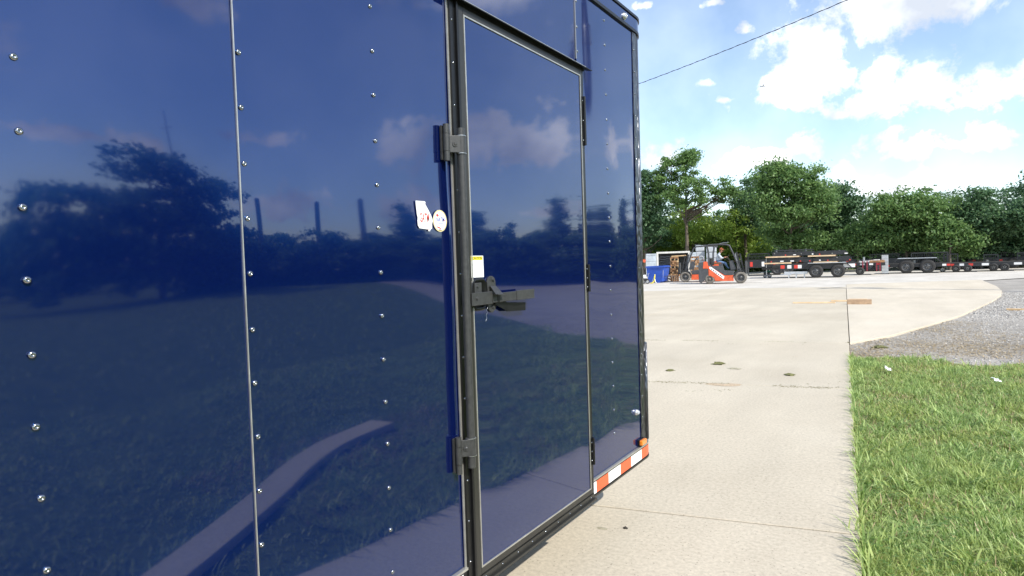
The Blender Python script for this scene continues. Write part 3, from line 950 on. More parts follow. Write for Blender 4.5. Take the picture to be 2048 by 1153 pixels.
# frame: outer flange, channel and inner lip on the hinge and latch sides
mb = MB()
mb.box(.001, .0120, FL + .004, FL + .028, FB, FT); tpart(mb, 'frame_channel', M['black'], bevel=.001)
mb = MB().box(.001, .0200, FL + .0285, FL + .0365, FB, FT); mb.box(.001, .0160, FL + .0385, FL + .0445, FB, FT); tpart(mb, 'frame_rib', M['black'], bevel=.001)
mb = MB().box(.0005, .0045, FL - .004, FL + .0036, FB, FT); tpart(mb, 'frame_edge_strip', M['bead'])
mb = MB().box(.001, .0110, FR - .016, FR, FB, FT); tpart(mb, 'frame_post', M['black'], bevel=.001)
mb = MB().box(.001, .0125, FL + .046, FR - .017, FT - .012, FT); mb.box(.001, .0125, FL + .046, FR - .017, FT - .0125, FT - .0122); tpart(mb, 'frame_header', M['black'])
mb = MB().box(.001, .0135, FL + .046, FR - .002, FB - .010, FB + .010); mb.box(.001, .0240, FL + .004, FR + .004, FB - .019, FB - .0105); tpart(mb, 'door_sill', M['trim'], bevel=.001)
mb = MB(); mb.prism([(.001, FL - .01, FT + .003), (.036, FL - .01, FT - .006), (.036, FL - .01, FT - .003), (.004, FL - .01, FT + .016), (.001, FL - .01, FT + .016)], (0, FR - FL + .055, 0)); tpart(mb, 'drip_cap', M['black'])
mb = MB().box(.0005, .006, FL - .01, FR + .045, FT + .0165, FT + .0195); tpart(mb, 'drip_cap_edge', M['bead'])
for k in range(14): rivet(FL + .013, .47 + .1335 * k + DZ, .0118, RIVS)
for k in range(9): rivet(1.66 + .1 * k, FB - .000, .0132, RIVS)
for (za, zb) in ((1.94, 2.15), (1.30, 1.42), (.53, .65)):
    mb = MB().box(.0112, .0165, 2.468, 2.4935, za + DZ, zb + DZ)
    mb.cyl((.0190, 2.4845, za + DZ), (.0190, 2.4845, zb + DZ), .0062, n=10)
    h = tpart(mb, 'door_hinge', M['black'])
    for z in (za + .02, (za + zb) / 2, zb - .02): rivet(2.4735, z + DZ, .0160, RIVS, nm='hinge_screw').parent = h

# ---- bar lock
bar = wp(927, 440, .036); BY = bar.y
zt = wp(923, 258, .036).z; zb_ = wp(946, 934, .036).z
lock = tpart(MB().cyl((.036, BY, zb_), (.036, BY, zt), .0128, n=20), 'bar_lock', M['bar'], bevel=0)


def bracket(ytop, ybot, xb0, xb1, pt, pb, xc, rr):
    """barrel left of the door edge, strap with round button, clamp round the bar"""
    bc = wp((xb0 + xb1) / 2, (ytop + ybot) / 2, .016)
    z1 = wp((xb0 + xb1) / 2, ytop, .016).z; z0 = wp((xb0 + xb1) / 2, ybot, .016).z
    mb = MB(); H = z1 - z0
    mb.cyl((.0165, bc.y, z0), (.0165, bc.y, z0 + H * .255), .0100, n=16); mb.cyl((.0165, bc.y, z0 + H * .265), (.0165, bc.y, z0 + H * .735), .0108, n=16)
    mb.cyl((.0165, bc.y, z0 + H * .745), (.0165, bc.y, z1), .0100, n=16)
    mb.box(.0008, .0068, bc.y - .012, bc.y + .010, z0 + .004, z1 - .004)
    br = tpart(mb, 'lock_bracket', M['bar'], lock)
    zt_ = wp(906, pt, .03).z; zb2 = wp(906, pb, .03).z
    mb = MB(); mb.bar((.0205, bc.y + .006, (zt_ + zb2) / 2), (.045, BY - .010, (zt_ + zb2) / 2), .004, zt_ - zb2); tpart(mb, 'strap', M['bar'], lock, bevel=.0012)
    mb = MB().cyl((.036, BY, zb2), (.036, BY, zt_), .0163, n=20); tpart(mb, 'clamp', M['bar'], lock)
    d = Vector((.045 - .0205, BY - .010 - bc.y - .006, 0)).normalized(); nrm = Vector((d.y, -d.x, 0))
    c = Vector(((.0205 + .045) / 2, (bc.y + .006 + BY - .01) / 2, (zt_ + zb2) / 2)) + nrm * .002
    mb = MB().cyl(c, c + nrm * .003, .0092, .0086, n=18); mb.cyl(c + nrm * .0031, c + nrm * .0052, .0060, .0030, n=18); tpart(mb, 'button', M['bar'], lock)
    for zz in (zt_ + .0004, zb2 - .0016):
        mb = MB().cyl((.036, BY, zz), (.036, BY, zz + .0013), .0170, n=18); tpart(mb, 'worn_ring', M['steel'], lock)


bracket(249, 322, 886.5, 899, 271, 305, 917, 1)
bracket(875, 949, 911, 924, 890, 925, 942, 1)
# latch in the middle
A = lambda cx, cy, s: wp(930 + cx / 7.687, 500 + cy / 7.687, s)
c = A(212, 685, .012); hh = (A(212, 432, .012).z - A(212, 940, .012).z) / 2; ww = (A(335, 685, .012).y - A(85, 685, .012).y) / 2
mb = MB(); P = []
for i in range(28):
    a = 2 * math.pi * i / 28; P.append((.0125, c.y + ww * math.copysign(abs(math.cos(a)) ** .45, math.cos(a)), c.z + hh * math.copysign(abs(math.sin(a)) ** .75, math.sin(a))))
cup_out = P; cup_in = [(.0200, c.y + (p[1] - c.y) * .86, c.z + (p[2] - c.z) * .88) for p in P]; cup_in2 = [(.0135, c.y + (p[1] - c.y) * .78, c.z + (p[2] - c.z) * .80) for p in P]
mb.add(cup_out + cup_in + cup_in2, [(i, (i + 1) % 28, 28 + (i + 1) % 28, 28 + i) for i in range(28)] + [(28 + i, 28 + (i + 1) % 28, 56 + (i + 1) % 28, 56 + i) for i in range(28)] + [tuple(56 + i for i in range(28))], 0, True)
tpart(mb, 'lock_housing', M['black'], lock)
p0 = A(140, 512, .02); p1 = A(250, 660, .02)
tpart(MB().box(.0138, .0225, p0.y, p1.y, p1.z, p0.z), 'lock_tongue', M['bar'], lock, bevel=.001)
for (cx, cy, r) in ((195, 568, .0050), (296, 828, .0036)):
    q = A(cx, cy, .0225); tpart(MB().cyl((.016, q.y, q.z), (.0260, q.y, q.z), r, r * .8, n=14), 'screw', M['chrome'], lock)
p0 = A(100, 668, .034); p1 = A(422, 830, .034)
tpart(MB().box(.030, .0355, p0.y, p1.y, p1.z, p0.z), 'handle_strap', M['bar'], lock, bevel=.0012)
q = A(185, 750, .0356); tpart(MB().cyl((.0356, q.y, q.z), (.040, q.y, q.z), .0062, .004, n=16), 'strap_rivet', M['bar'], lock)
p0 = A(345, 405, .02); p1 = A(492, 948, .02)
yc_, hz = (p0.y + p1.y) / 2, (p0.z - p1.z) / 2; zc = (p0.z + p1.z) / 2; hw = (p1.y - p0.y) / 2
P = []
for i in range(24):
    a = 2 * math.pi * i / 24; P.append((.0125, yc_ + hw * math.cos(a), zc + (hz - hw) * math.copysign(1, math.sin(a)) + hw * math.sin(a)))
mb = MB(); mb.prism(P, (.006, 0, 0)); tpart(mb, 'hasp_plate', M['bar'], lock, bevel=.001)
for cy in (460, 880):
    q = A(430, cy, .019); tpart(MB().cyl((.0186, q.y, q.z), (.0240, q.y, q.z), .0068, .0045, n=16), 'hasp_rivet', M['bar'], lock)
f0, f1 = A(380, 560, .021), A(470, 560, .021); f2, f3 = A(470, 690, .050), A(585, 690, .050)
mb = MB(); nn_ = Vector((.0022, 0, .0012))
mb.add([f0, f1, f3, f2, f0 + nn_, f1 + nn_, f3 + nn_, f2 + nn_], [(0, 1, 2, 3), (7, 6, 5, 4), (0, 4, 5, 1), (1, 5, 6, 2), (2, 6, 7, 3), (3, 7, 4, 0)])
mb.bar(A(478, 690, .051), A(590, 690, .051), .018, .003); tpart(mb, 'hasp_flap', M['bar'], lock)
a0, a1, a2 = A(420, 745, .033), A(795, 700, .050), A(1052, 672, .051)
mb = MB(); mb.bar(a0, a1, .0045, .031); tpart(mb, 'handle', M['bar'], lock, bevel=.001)
mb = MB(); mb.bar(a1 + Vector((.0015, -.004, 0)), a2 + Vector((.0015, 0, 0)), .0055, .034); tpart(mb, 'handle_grip', M['bar'], lock, bevel=.001)
mb = MB(); mb.bar(A(470, 775, .026), A(655, 880, .028), .004, .029); mb.bar(A(640, 880, .028), A(922, 868, .030), .0045, .030); tpart(mb, 'lower_dark_bar', M['black'], lock)  # dark bent bar below the handle
wires = [A(352, 880, .02), A(330, 925, .022), A(345, 960, .02), A(325, 1010, .021), A(338, 1050, .02), A(318, 1100, .022)]
tpart(MB().tube(wires, .0006, n=5), 'seal_wire', M['steel'], lock)
# mid-height strike box behind the strap
p0 = A(430, 690, .02); p1 = A(520, 800, .02); tpart(MB().box(.0126, .040, p0.y, p1.y, p1.z, p0.z), 'handle_keeper', M['black'], lock, bevel=.001)

# ---- lights
def round_light(px, py, r, s, parent=None):
    p = wp(px, py, s); mb = MB().lathe([(r * 1.15, -.004), (r * 1.15, .004), (r, .006), (r * .95, .008)], c=(p.x, p.y, p.z), axis='x', n=18)
    b = tpart(mb, 'clearance_light', M['steel'])
    mb = MB().lathe([(r * .95, .006), (r * .8, .012), (r * .45, .016), (.0005, .0175)], c=(p.x, p.y, p.z), axis='x', n=18)
    o = mb.build('lens', M['clear'], b, origin=TO)


round_light(1248, 33, .016, .006)
round_light(1273, 825, .014, .002)
p = wp(1274, 889, .006); q = wp(1291, 884, .010)
am = MB(); am.obox((.014, 3.078, .478 + DZ), (.0, .032, 0), (.010, 0, 0), (0, 0, .013)); am = tpart(am, 'marker_light', M['amber'], bevel=.004)
mb = MB().obox((.004, 3.078, .478 + DZ), (0, .036, 0), (.0055, 0, 0), (0, 0, .016)); mb.build('light_base', M['black'], am, origin=TO)

# ---- stickers and lettering
def text_mesh(txt, size, m, name='lettering', shear=0.0, stretch=1.0):
    cu = bpy.data.curves.new('txt', 'FONT'); cu.body = txt; cu.size = size; cu.align_x = 'CENTER'; cu.align_y = 'CENTER'; cu.shear = shear; cu.offset = size * .012
    ob = bpy.data.objects.new('txt', cu); COL.objects.link(ob)
    dg = bpy.context.evaluated_depsgraph_get(); dg.update()
    me = bpy.data.meshes.new_from_object(ob.evaluated_get(dg))
    bpy.data.objects.remove(ob, do_unlink=True)
    me.name = name; me.materials.clear(); me.materials.append(m)
    co = np.zeros(len(me.vertices) * 3, dtype=np.float32); me.vertices.foreach_get('co', co); co = co.reshape(-1, 3)
    new = np.stack([np.zeros(len(co)), co[:, 0], co[:, 1] * stretch], 1)       # x of text -> +y of wall, y -> z
    me.vertices.foreach_set('co', new.astype(np.float32).ravel()); me.update()
    return me


def decal_poly(name, pts, x, m, parent=None, thick=.0006):
    mb = MB(); mb.prism([(x, p.y, p.z) for p in pts], (thick, 0, 0))
    return tpart(mb, name, m, parent)


S6 = lambda cx, cy: wp(820 + cx / 11.53, 380 + cy / 11.53, .003)
ga = [(135, 250), (340, 265), (362, 285), (358, 335), (420, 450), (480, 570), (520, 660), (530, 720), (515, 790), (515, 890), (480, 915), (465, 955), (435, 955), (425, 915), (330, 900), (225, 885), (190, 820), (180, 720), (185, 640), (165, 560), (155, 450), (140, 340)]
st = decal_poly('state_sticker', [S6(*p) for p in ga], .0015, M['white'])
cx0, cy0 = 330, 600
inn = [(cx0 + (x - cx0) * .82, cy0 + (y - cy0) * .90) for x, y in ga]; inn2 = [(cx0 + (x - cx0) * .79, cy0 + (y - cy0) * .88) for x, y in ga]
mb = MB(); n_ = len(ga); A1 = [S6(*p) for p in inn]; A2 = [S6(*p) for p in inn2]
mb.add([(.0023, p.y, p.z) for p in A1] + [(.0023, p.y, p.z) for p in A2], [(i, (i + 1) % n_, n_ + (i + 1) % n_, n_ + i) for i in range(n_)]); tpart(mb, 'printed_border', M['red'], st)
q0, q1 = S6(232, 655), S6(445, 655); cq = S6(340, 655)
me = text_mesh('GATM', .030, M['red'], stretch=1.25); wtx = max(v.co.y for v in me.vertices) - min(v.co.y for v in me.vertices)
for v in me.vertices: v.co.y *= (q1.y - q0.y) / wtx
link('lettering', me, st, loc=(.0025 - TO[0], cq.y - TO[1], cq.z - TO[2]))
cc = S6(698, 717); ry_ = (S6(855, 717).y - S6(540, 717).y) / 2; rz_ = (S6(698, 465).z - S6(698, 968).z) / 2
ell = lambda k, n=28: [Vector((0, cc.y + ry_ * k * math.cos(2 * math.pi * i / n), cc.z + rz_ * k * math.sin(2 * math.pi * i / n))) for i in range(n)]
rs = decal_poly('round_sticker', ell(1.0), .0015, M['white'])
mb = MB(); e1, e2 = ell(.985), ell(.89)
mb.add([(.0022, p.y, p.z) for p in e1] + [(.0022, p.y, p.z) for p in e2], [(i, (i + 1) % 28, 28 + (i + 1) % 28, 28 + i) for i in range(28)]); tpart(mb, 'gold_border', M['gold'], rs)
me = text_mesh('NATM', .020, M['navy'], shear=.3); wtx = max(v.co.y for v in me.vertices) - min(v.co.y for v in me.vertices)
for v in me.vertices: v.co.y *= ry_ * 1.25 / wtx
link('lettering', me, rs, loc=(.0024 - TO[0], cc.y - TO[1], cc.z + rz_ * .10 - TO[2]))
for pts in ([(605, 575), (635, 550), (668, 590), (650, 625), (615, 605)], [(620, 840), (690, 865), (735, 895), (700, 900), (640, 875)], [(790, 690), (808, 700), (800, 740)]):
    decal_poly('red_mark', [S6(*p) for p in pts], .0021, M['red'], rs, .0003)
decal_poly('blue_line', [S6(650, 770), S6(770, 775), S6(770, 785), S6(650, 780)], .0021, M['navy'], rs, .0003)
decal_poly('black_mark', [S6(670, 915), S6(735, 920), S6(735, 940), S6(670, 935)], .0021, M['ink'], rs, .0003)
cl0 = A(75, 92, .0135); cl1 = A(280, 92, .0135); cl2 = A(292, 420, .0135); cl3 = A(85, 430, .0135)
ca = decal_poly('caution_label', [cl3, cl2, cl1, cl0], .0125, M['white'], door)
CL = lambda u, v: cl0 + (cl1 - cl0) * u + (cl3 - cl0) * v
decal_poly('yellow_band', [CL(.05, .205), CL(.95, .205), CL(.95, .03), CL(.05, .03)], .0131, M['yellow'], ca, .0002)
me = text_mesh('! CAUTION', .012, M['ink']); wtx = max(v.co.y for v in me.vertices) - min(v.co.y for v in me.vertices)
for v in me.vertices: v.co.y *= (cl1.y - cl0.y) * .8 / wtx
cq = CL(.5, .12); link('lettering', me, ca, loc=(.0136 - TO[0], cq.y - TO[1], cq.z - TO[2]))
for k, (a_, b_) in enumerate(((.26, .72), (.18, .82), (.14, .86), (.22, .78), (.30, .68), (.24, .80))):
    v0 = .29 + k * .115; u = a_
    while u < b_:
        w = random.uniform(.05, .12); decal_poly('print_line', [CL(u, v0 + .045), CL(min(u + w, b_), v0 + .045), CL(min(u + w, b_), v0), CL(u, v0)], .0131, M['grey_print'], ca, .0002); u += w + .03

# ---- running gear and tongue, out of the photograph but part of the trailer
def wheel(parent, x, y, z, r, w, axis='x', tyre='rubber', rim='rim', out=1, n=24):
    tp = [(r * .62, -w * .5), (r * .90, -w * .5), (r * .985, -w * .36), (r, 0), (r * .985, w * .36), (r * .90, w * .5), (r * .62, w * .5), (r * .60, w * .2), (r * .60, -w * .2), (r * .62, -w * .5)]
    t = MB().lathe(tp, c=(x, y, z), axis=axis, n=n).build('wheel', M[tyre], parent)
    o_ = out * w
    rp = [(r * .615, o_ * .42), (r * .58, o_ * .34), (r * .54, o_ * .10), (r * .30, o_ * .16), (r * .26, o_ * .30), (r * .12, o_ * .34), (.002, o_ * .36)]
    MB().lathe(rp, c=(x, y, z), axis=axis, n=n).build('rim', M[rim], t)
    return t


for sx in (-.11, -Wd + .11):
    for y in (-.25, -1.1):
        wheel(trailer, sx - TO[0], y - TO[1], .34, .34, .20, 'x', out=1 if sx > -1 else -1)
mb = MB()
for y in (-.25, -1.1): mb.cyl((-.12, y, .34), (-Wd + .12, y, .34), .04, n=10)
tpart(mb, 'axle', M['black'])
mb = MB(); mb.bar((-.35, 3.2, .33), (-Wd / 2, 4.75, .33), .06, .1); mb.bar((-Wd + .35, 3.2, .33), (-Wd / 2, 4.75, .33), .06, .1); mb.box(-Wd / 2 - .05, -Wd / 2 + .05, 4.6, 4.95, .33, .43)
tpart(mb, 'tongue', M['black'])
mb = MB().cyl((-Wd / 2, 4.45, 0.02), (-Wd / 2, 4.45, .75), .03, n=10); mb.box(-Wd / 2 - .1, -Wd / 2 + .1, 4.35, 4.55, 0, .015); tpart(mb, 'jack', M['steel'])

# ================================================================== TREES
def tree_mesh(seed, H, trunk_h, lobes, n_leaf, leaf, droop=0.15, clump=0.42, gaps=0.0):
    """lobes: (cx, cy, cz, rx, ry, rz) in metres around the trunk base; returns leaf quads and a wood mesh"""
    rg = np.random.default_rng(seed)
    wood = MB(); rr = max(.09, H * .018)
    lean = rg.normal(0, .02, 2)
    top = Vector((lean[0] * H, lean[1] * H, H * .80))
    tpts = [Vector((0, 0, -.1))] + [Vector((lean[0] * H * t + rg.normal(0, .05) * t, lean[1] * H * t + rg.normal(0, .05) * t, H * .80 * t)) for t in (.15, .35, .55, .75, 1)]
    wood.tube(tpts, [rr * 1.25, rr, rr * .8, rr * .6, rr * .4, rr * .12], n=7)
    vol = np.array([l[3] * l[4] * l[5] for l in lobes]) ** (2 / 3); per = np.maximum((vol / vol.sum() * n_leaf).astype(int), 420)
    C = []; D = []; S = []
    for (cx, cy, cz, rx, ry, rz), nl in zip(lobes, per):
        nc = max(8, int(nl / 95))
        d = rg.normal(size=(nc, 3)); d /= np.linalg.norm(d, axis=1)[:, None]
        rad = rg.uniform(0.35, 1.0, nc) ** .6 * rg.uniform(.75, 1.36, nc)
        cc_ = np.array([cx, cy, cz]) + d * rad[:, None] * [rx, ry, rz]
        keep = rg.uniform(0, 1, nc) >= gaps + .12
        cc_ = cc_[keep]; d = d[keep]
        if len(cc_) == 0: continue
        for p in cc_[::max(1, len(cc_) // 4)]:
            t = min(.95, max(.25, p[2] / (H * .8) - .18)); b0 = Vector(tpts[0]).lerp(top, t)
            e1_ = b0.lerp(Vector(p), .35) + Vector((rg.normal(0, .15), rg.normal(0, .15), -.16 * rx)); e2_ = b0.lerp(Vector(p), .7) + Vector((rg.normal(0, .18), rg.normal(0, .18), -.06 * rx))
            wood.tube([b0, e1_, e2_, Vector(p)], [rr * .34, rr * .24, rr * .14, rr * .04], n=5)
        k = rg.integers(0, len(cc_), nl)
        cs = clump * rg.uniform(.5, 1.25, len(cc_))
        P = cc_[k] + rg.normal(size=(nl, 3)) * (cs[k][:, None] * [1.0, 1.0, .55])
        C.append(P); D.append(d[k]); S.append(rg.uniform(.55, 1.25, nl) * leaf)
    P = np.vstack(C); D = np.vstack(D); S = np.concatenate(S)
    n = len(P)
    nrm = D * .35 + rg.normal(size=(n, 3)) * .85 + [0, 0, .45]; nrm /= np.linalg.norm(nrm, axis=1)[:, None]
    t = np.cross(nrm, rg.normal(size=(n, 3))); t /= np.linalg.norm(t, axis=1)[:, None]
    b = np.cross(nrm, t)
    q = np.stack([P - t * S[:, None], P - b * S[:, None] * .55, P + t * S[:, None] - nrm * S[:, None] * droop, P + b * S[:, None] * .55], 1)
    return q.reshape(-1, 3), wood


def plant_tree(name, label, seed, loc, H, lobes, n_leaf, leaf, lm, group, cat='tree', trunk_h=.3, clump=.42, gaps=0.0):
    n_leaf = int(n_leaf * 2.1); leaf *= .76; clump *= .82
    t = thing(name, label, cat, loc, 0, group)
    lv, wood = tree_mesh(seed, H, trunk_h, lobes, n_leaf, leaf, clump=clump, gaps=gaps)
    wood.build('trunk', M['bark'], t)
    link('crown', np_mesh('crown', lv, 4, M[lm]), t)
    return t


TREEROW = 'trees behind the yard'


def px_lobes(loc, dist, boxes):
    """boxes: px centre x, centre y, half width, half height -> lobes relative to loc facing the camera"""
    d = Vector((loc[0] - CAM[0], loc[1] - CAM[1], 0)).normalized(); rgt = Vector((d.y, -d.x, 0))
    out = []
    for i, (bx, by, hw, hh_) in enumerate(boxes):
        # distance along the optical axis gives the scale
        P = far(bx, dist); depth = (Vector((P.x, P.y, 0)) - Vector((CAM[0], 0, 0))).dot(Vector((FW[0], FW[1], 0)))
        z = top_at(bx, by, dist); rel = P - Vector(loc)
        rx = hw * depth / FPX; rz = hh_ * depth / FPX
        k = rel.dot(rgt)
        jit = ((i * 37) % 7 - 3) * .10 * rx + (-1.2 if by < 462 else 1.2)
        c_ = rgt * k + d * jit
        out.append((c_.x, c_.y, z, rx, rx * .9, rz))
    return out


def row_tree(name, label, seed, px, dist, top, boxes, n, leaf, lm, clump=.45, gaps=0.0):
    loc = far(px, dist); H = top_at(px, top, dist)
    return plant_tree(name, label, seed, loc, H, px_lobes(loc, dist, boxes), n, leaf, lm, TREEROW, clump=clump, gaps=gaps)


row_tree('dark_tree', 'dark green tree rising right behind the front edge of the blue trailer', 1, 1290, 58, 335,
         [(1292, 385, 30, 50), (1310, 430, 28, 45), (1275, 430, 34, 60), (1290, 480, 40,20)], 9000, .17, 'leaf_c')
row_tree('tall_airy_tree', 'tallest loose crowned tree with bare limbs and a thin side branch', 2, 1374, 57, 305,
         [(1345, 350, 30, 30), (1385, 340, 26, 32), (1372, 322, 26, 16), (1330, 378, 26, 24), (1405, 385, 26, 24), (1455, 375, 16, 14), (1448, 395, 22, 16), (1372, 390, 36, 24), (1468, 385, 10, 10)], 7200, .15, 'leaf_a', clump=.36, gaps=.22)
row_tree('leafy_tree', 'bright yellow green bushy tree above the grey container', 3, 1385, 61, 418,
         [(1385, 455, 42, 36), (1350, 480, 40, 32), (1415, 480, 36, 34), (1320, 500, 34, 26), (1385, 505, 50, 26)], 11000, .16, 'leaf_b')
row_tree('slender_tree', 'slender blue green tree between the airy tree and the broad one', 4, 1493, 60, 360,
         [(1493, 385, 16, 24), (1488, 415, 24, 24), (1502, 440, 24, 24)], 3800, .15, 'leaf_c', gaps=.1)
row_tree('leafy_tree', 'light green low tree directly above the moving forklift', 5, 1475, 60, 420,
         [(1470, 450, 30, 30), (1500, 470, 34, 34), (1450, 490, 36, 30), (1490, 505, 44, 28)], 9000, .16, 'leaf_b')
row_tree('broad_tree', 'broad tall layered tree above the loaded flatbed trailer', 6, 1580, 55, 332,
         [(1560, 365, 40, 32), (1590, 372, 48, 34), (1548, 345, 20, 14), (1620, 400, 42, 30), (1545, 405, 36, 36), (1585, 425, 50, 26), (1570, 470, 46,20), (1610, 480, 44,20), (1640, 420, 22, 24)], 17000, .16, 'leaf_a')
row_tree('dark_tree', 'dark tree with drooping right side beside the gap of open sky', 7, 1668, 59, 375,
         [(1655, 400, 30, 24), (1685, 400, 28, 26), (1700, 412, 24, 16), (1668, 440, 36, 30), (1660, 480, 44,20)], 10500, .16, 'leaf_c')
row_tree('rounded_tree', 'wide round topped tree above the empty tandem trailer', 8, 1815, 56, 390,
         [(1775, 420, 30, 28), (1815, 418, 42, 30), (1855, 425, 40, 30), (1760, 460, 42, 36), (1815, 465, 54, 36), (1870, 470, 42, 36), (1730, 480, 34, 28)], 17000, .16, 'leaf_a')
row_tree('pointed_tree', 'pointed dark green tree near the right edge of the photo', 9, 1962, 57, 388,
         [(1962, 408, 20, 22), (1955, 435, 36, 26), (1985, 450, 34, 26), (1930, 462, 36, 34), (1970, 480, 48, 36)], 13500, .16, 'leaf_c')
row_tree('edge_tree', 'dark tree cut off by the right edge of the photo', 10, 2062, 57, 400,
         [(2050, 430, 26, 22), (2075, 425, 30, 30), (2060, 465, 44, 36), (2030, 490, 34, 30)], 9000, .16, 'leaf_c')
row_tree('leafy_tree', 'light green low tree filling between the round and pointed trees', 11, 1900, 54, 440,
         [(1895, 470, 34, 30), (1915, 490, 36, 22)], 6000, .16, 'leaf_a')
row_tree('low_tree', 'low shaded tree below the gap of open sky', 12, 1715, 55, 450,
         [(1712, 485, 34, 26)], 6500, .16, 'leaf_a')
# undergrowth along the tree line; darker leaves paint in the canopy shade
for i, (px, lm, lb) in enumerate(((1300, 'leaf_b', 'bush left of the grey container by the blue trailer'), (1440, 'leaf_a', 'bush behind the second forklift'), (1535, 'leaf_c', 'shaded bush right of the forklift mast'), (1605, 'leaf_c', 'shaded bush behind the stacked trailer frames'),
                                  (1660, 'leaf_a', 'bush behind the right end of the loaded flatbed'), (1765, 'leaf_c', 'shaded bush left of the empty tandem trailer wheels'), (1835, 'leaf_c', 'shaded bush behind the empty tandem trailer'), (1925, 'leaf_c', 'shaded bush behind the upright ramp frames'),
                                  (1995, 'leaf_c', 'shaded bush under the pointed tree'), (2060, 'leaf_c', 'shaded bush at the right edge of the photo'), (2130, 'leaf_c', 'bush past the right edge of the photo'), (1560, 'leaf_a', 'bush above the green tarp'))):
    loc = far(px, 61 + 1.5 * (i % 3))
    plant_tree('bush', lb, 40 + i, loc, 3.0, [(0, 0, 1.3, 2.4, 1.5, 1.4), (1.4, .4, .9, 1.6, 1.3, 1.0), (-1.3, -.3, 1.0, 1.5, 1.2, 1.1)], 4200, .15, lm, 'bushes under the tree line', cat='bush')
# second, farther rank of trees
proto = None
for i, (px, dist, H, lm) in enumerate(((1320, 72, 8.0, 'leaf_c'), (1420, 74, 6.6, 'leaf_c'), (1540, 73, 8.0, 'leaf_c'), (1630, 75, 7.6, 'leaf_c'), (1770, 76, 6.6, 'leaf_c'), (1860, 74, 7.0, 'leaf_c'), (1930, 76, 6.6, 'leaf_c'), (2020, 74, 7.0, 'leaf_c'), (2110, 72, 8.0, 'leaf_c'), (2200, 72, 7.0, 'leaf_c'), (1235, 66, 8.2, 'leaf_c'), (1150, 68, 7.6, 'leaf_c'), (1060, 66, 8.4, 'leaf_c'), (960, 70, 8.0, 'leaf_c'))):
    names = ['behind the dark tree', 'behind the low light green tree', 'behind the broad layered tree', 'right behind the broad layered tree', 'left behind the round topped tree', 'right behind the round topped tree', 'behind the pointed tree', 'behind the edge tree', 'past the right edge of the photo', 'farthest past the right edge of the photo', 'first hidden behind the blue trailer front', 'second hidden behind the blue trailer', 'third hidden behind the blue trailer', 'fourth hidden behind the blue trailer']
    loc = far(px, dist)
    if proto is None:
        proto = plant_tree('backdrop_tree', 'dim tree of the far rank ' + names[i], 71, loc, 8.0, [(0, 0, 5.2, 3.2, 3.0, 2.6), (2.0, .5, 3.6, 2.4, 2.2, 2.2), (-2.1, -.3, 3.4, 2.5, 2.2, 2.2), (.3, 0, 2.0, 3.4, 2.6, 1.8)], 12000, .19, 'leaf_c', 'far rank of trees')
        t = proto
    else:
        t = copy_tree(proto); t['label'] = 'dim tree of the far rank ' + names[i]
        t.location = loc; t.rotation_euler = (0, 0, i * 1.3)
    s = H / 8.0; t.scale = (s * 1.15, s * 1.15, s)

# ================================================================== what the glossy wall mirrors (right of the view)
def mir(az_deg, dist):
    """point seen in the mirror at azimuth az_deg from +x towards +y"""
    a = math.radians(az_deg); return Vector((-CAM[0] + dist * math.cos(a), dist * math.sin(a), -.03))


MG = 'trees across the lawn, mirrored in the blue wall'
plant_tree('spreading_tree', 'big dark spreading tree mirrored in the upper left wall panel', 90, mir(26.5, 40), 8.4,
           [(0, 0, 5.4, 3.4, 3.4, 2.6), (-.8, 2.2, 5.2, 2.4, 2.4, 2.6), (1.2, -2.6, 3.6, 2.6, 2.6, 2.0), (0, 1.0, 2.8, 4.4, 4.4, 2.2), (.5, -4.6, 2.4, 2.6, 2.6, 1.8)], 15000, .20, 'leaf_c', MG)
cone = None
for i, (az_, dist, H, lb) in enumerate(((47.3, 62, 8.0, 'mirrored left of the two stickers'), (53.8, 60, 6.6, 'mirrored beside the lock bar on the door'), (56.8, 66, 5.8, 'mirrored in the middle of the door'), (61.0, 60, 7.4, 'mirrored at the hinge side of the door'), (64.5, 58, 6.6, 'mirrored between door and trailer front'), (67.5, 58, 7.0, 'mirrored nearest the trailer front'))):
    if cone is None:
        cone = plant_tree('cedar_tree', 'dark cone shaped cedar ' + lb, 95, mir(az_, dist), 8.0, [(0, 0, 6.4, .7, .7, 1.5), (0, 0, 4.6, 1.2, 1.2, 1.5), (0, 0, 2.6, 1.6, 1.6, 1.6)], 6000, .16, 'leaf_c', 'cedars mirrored in the blue wall'); t = cone
    else:
        t = copy_tree(cone); t['label'] = 'dark cone shaped cedar ' + lb; t.location = mir(az_, dist); t.rotation_euler = (0, 0, i * 2.0)
    t.scale = (H / 8,) * 3
for i in range(17):
    az_ = 8 + i * 4.2; dist = 74 + (i * 29 % 17)
    t = copy_tree(proto); t['label'] = 'dark tree of the hedgerow across the lawn, mirrored low in the blue wall'; t['group'] = 'hedgerow mirrored in the blue wall'
    t.name = 'hedgerow_tree'; t.location = mir(az_, dist); t.rotation_euler = (0, 0, i * .9); k = .62 + .12 * ((i * 5) % 4) / 3; t.scale = (k * 1.5, k * 1.5, k)
hb = None
for i in range(26):
    az_ = 30 + i * 1.55; dist = 42 + (i * 13 % 9)
    if hb is None:
        hb = plant_tree('hedge_bush', 'dark bush of the clipped hedge across the lawn, mirrored low in the blue wall', 120, mir(az_, dist), 3.6, [(0, 0, 1.8, 1.5, 1.5, 1.7), (.9, .3, 1.2, 1.3, 1.2, 1.2), (-.9, -.2, 1.2, 1.3, 1.2, 1.2)], 5200, .17, 'leaf_c', 'hedge mirrored in the blue wall', cat='bush', clump=.4); t = hb
    else:
        t = copy_tree(hb); t.location = mir(az_, dist); t.rotation_euler = (0, 0, i * 1.7)
    k = .95 + .25 * math.sin(i * 2.1); t.scale = (1.1, 1.1, k)
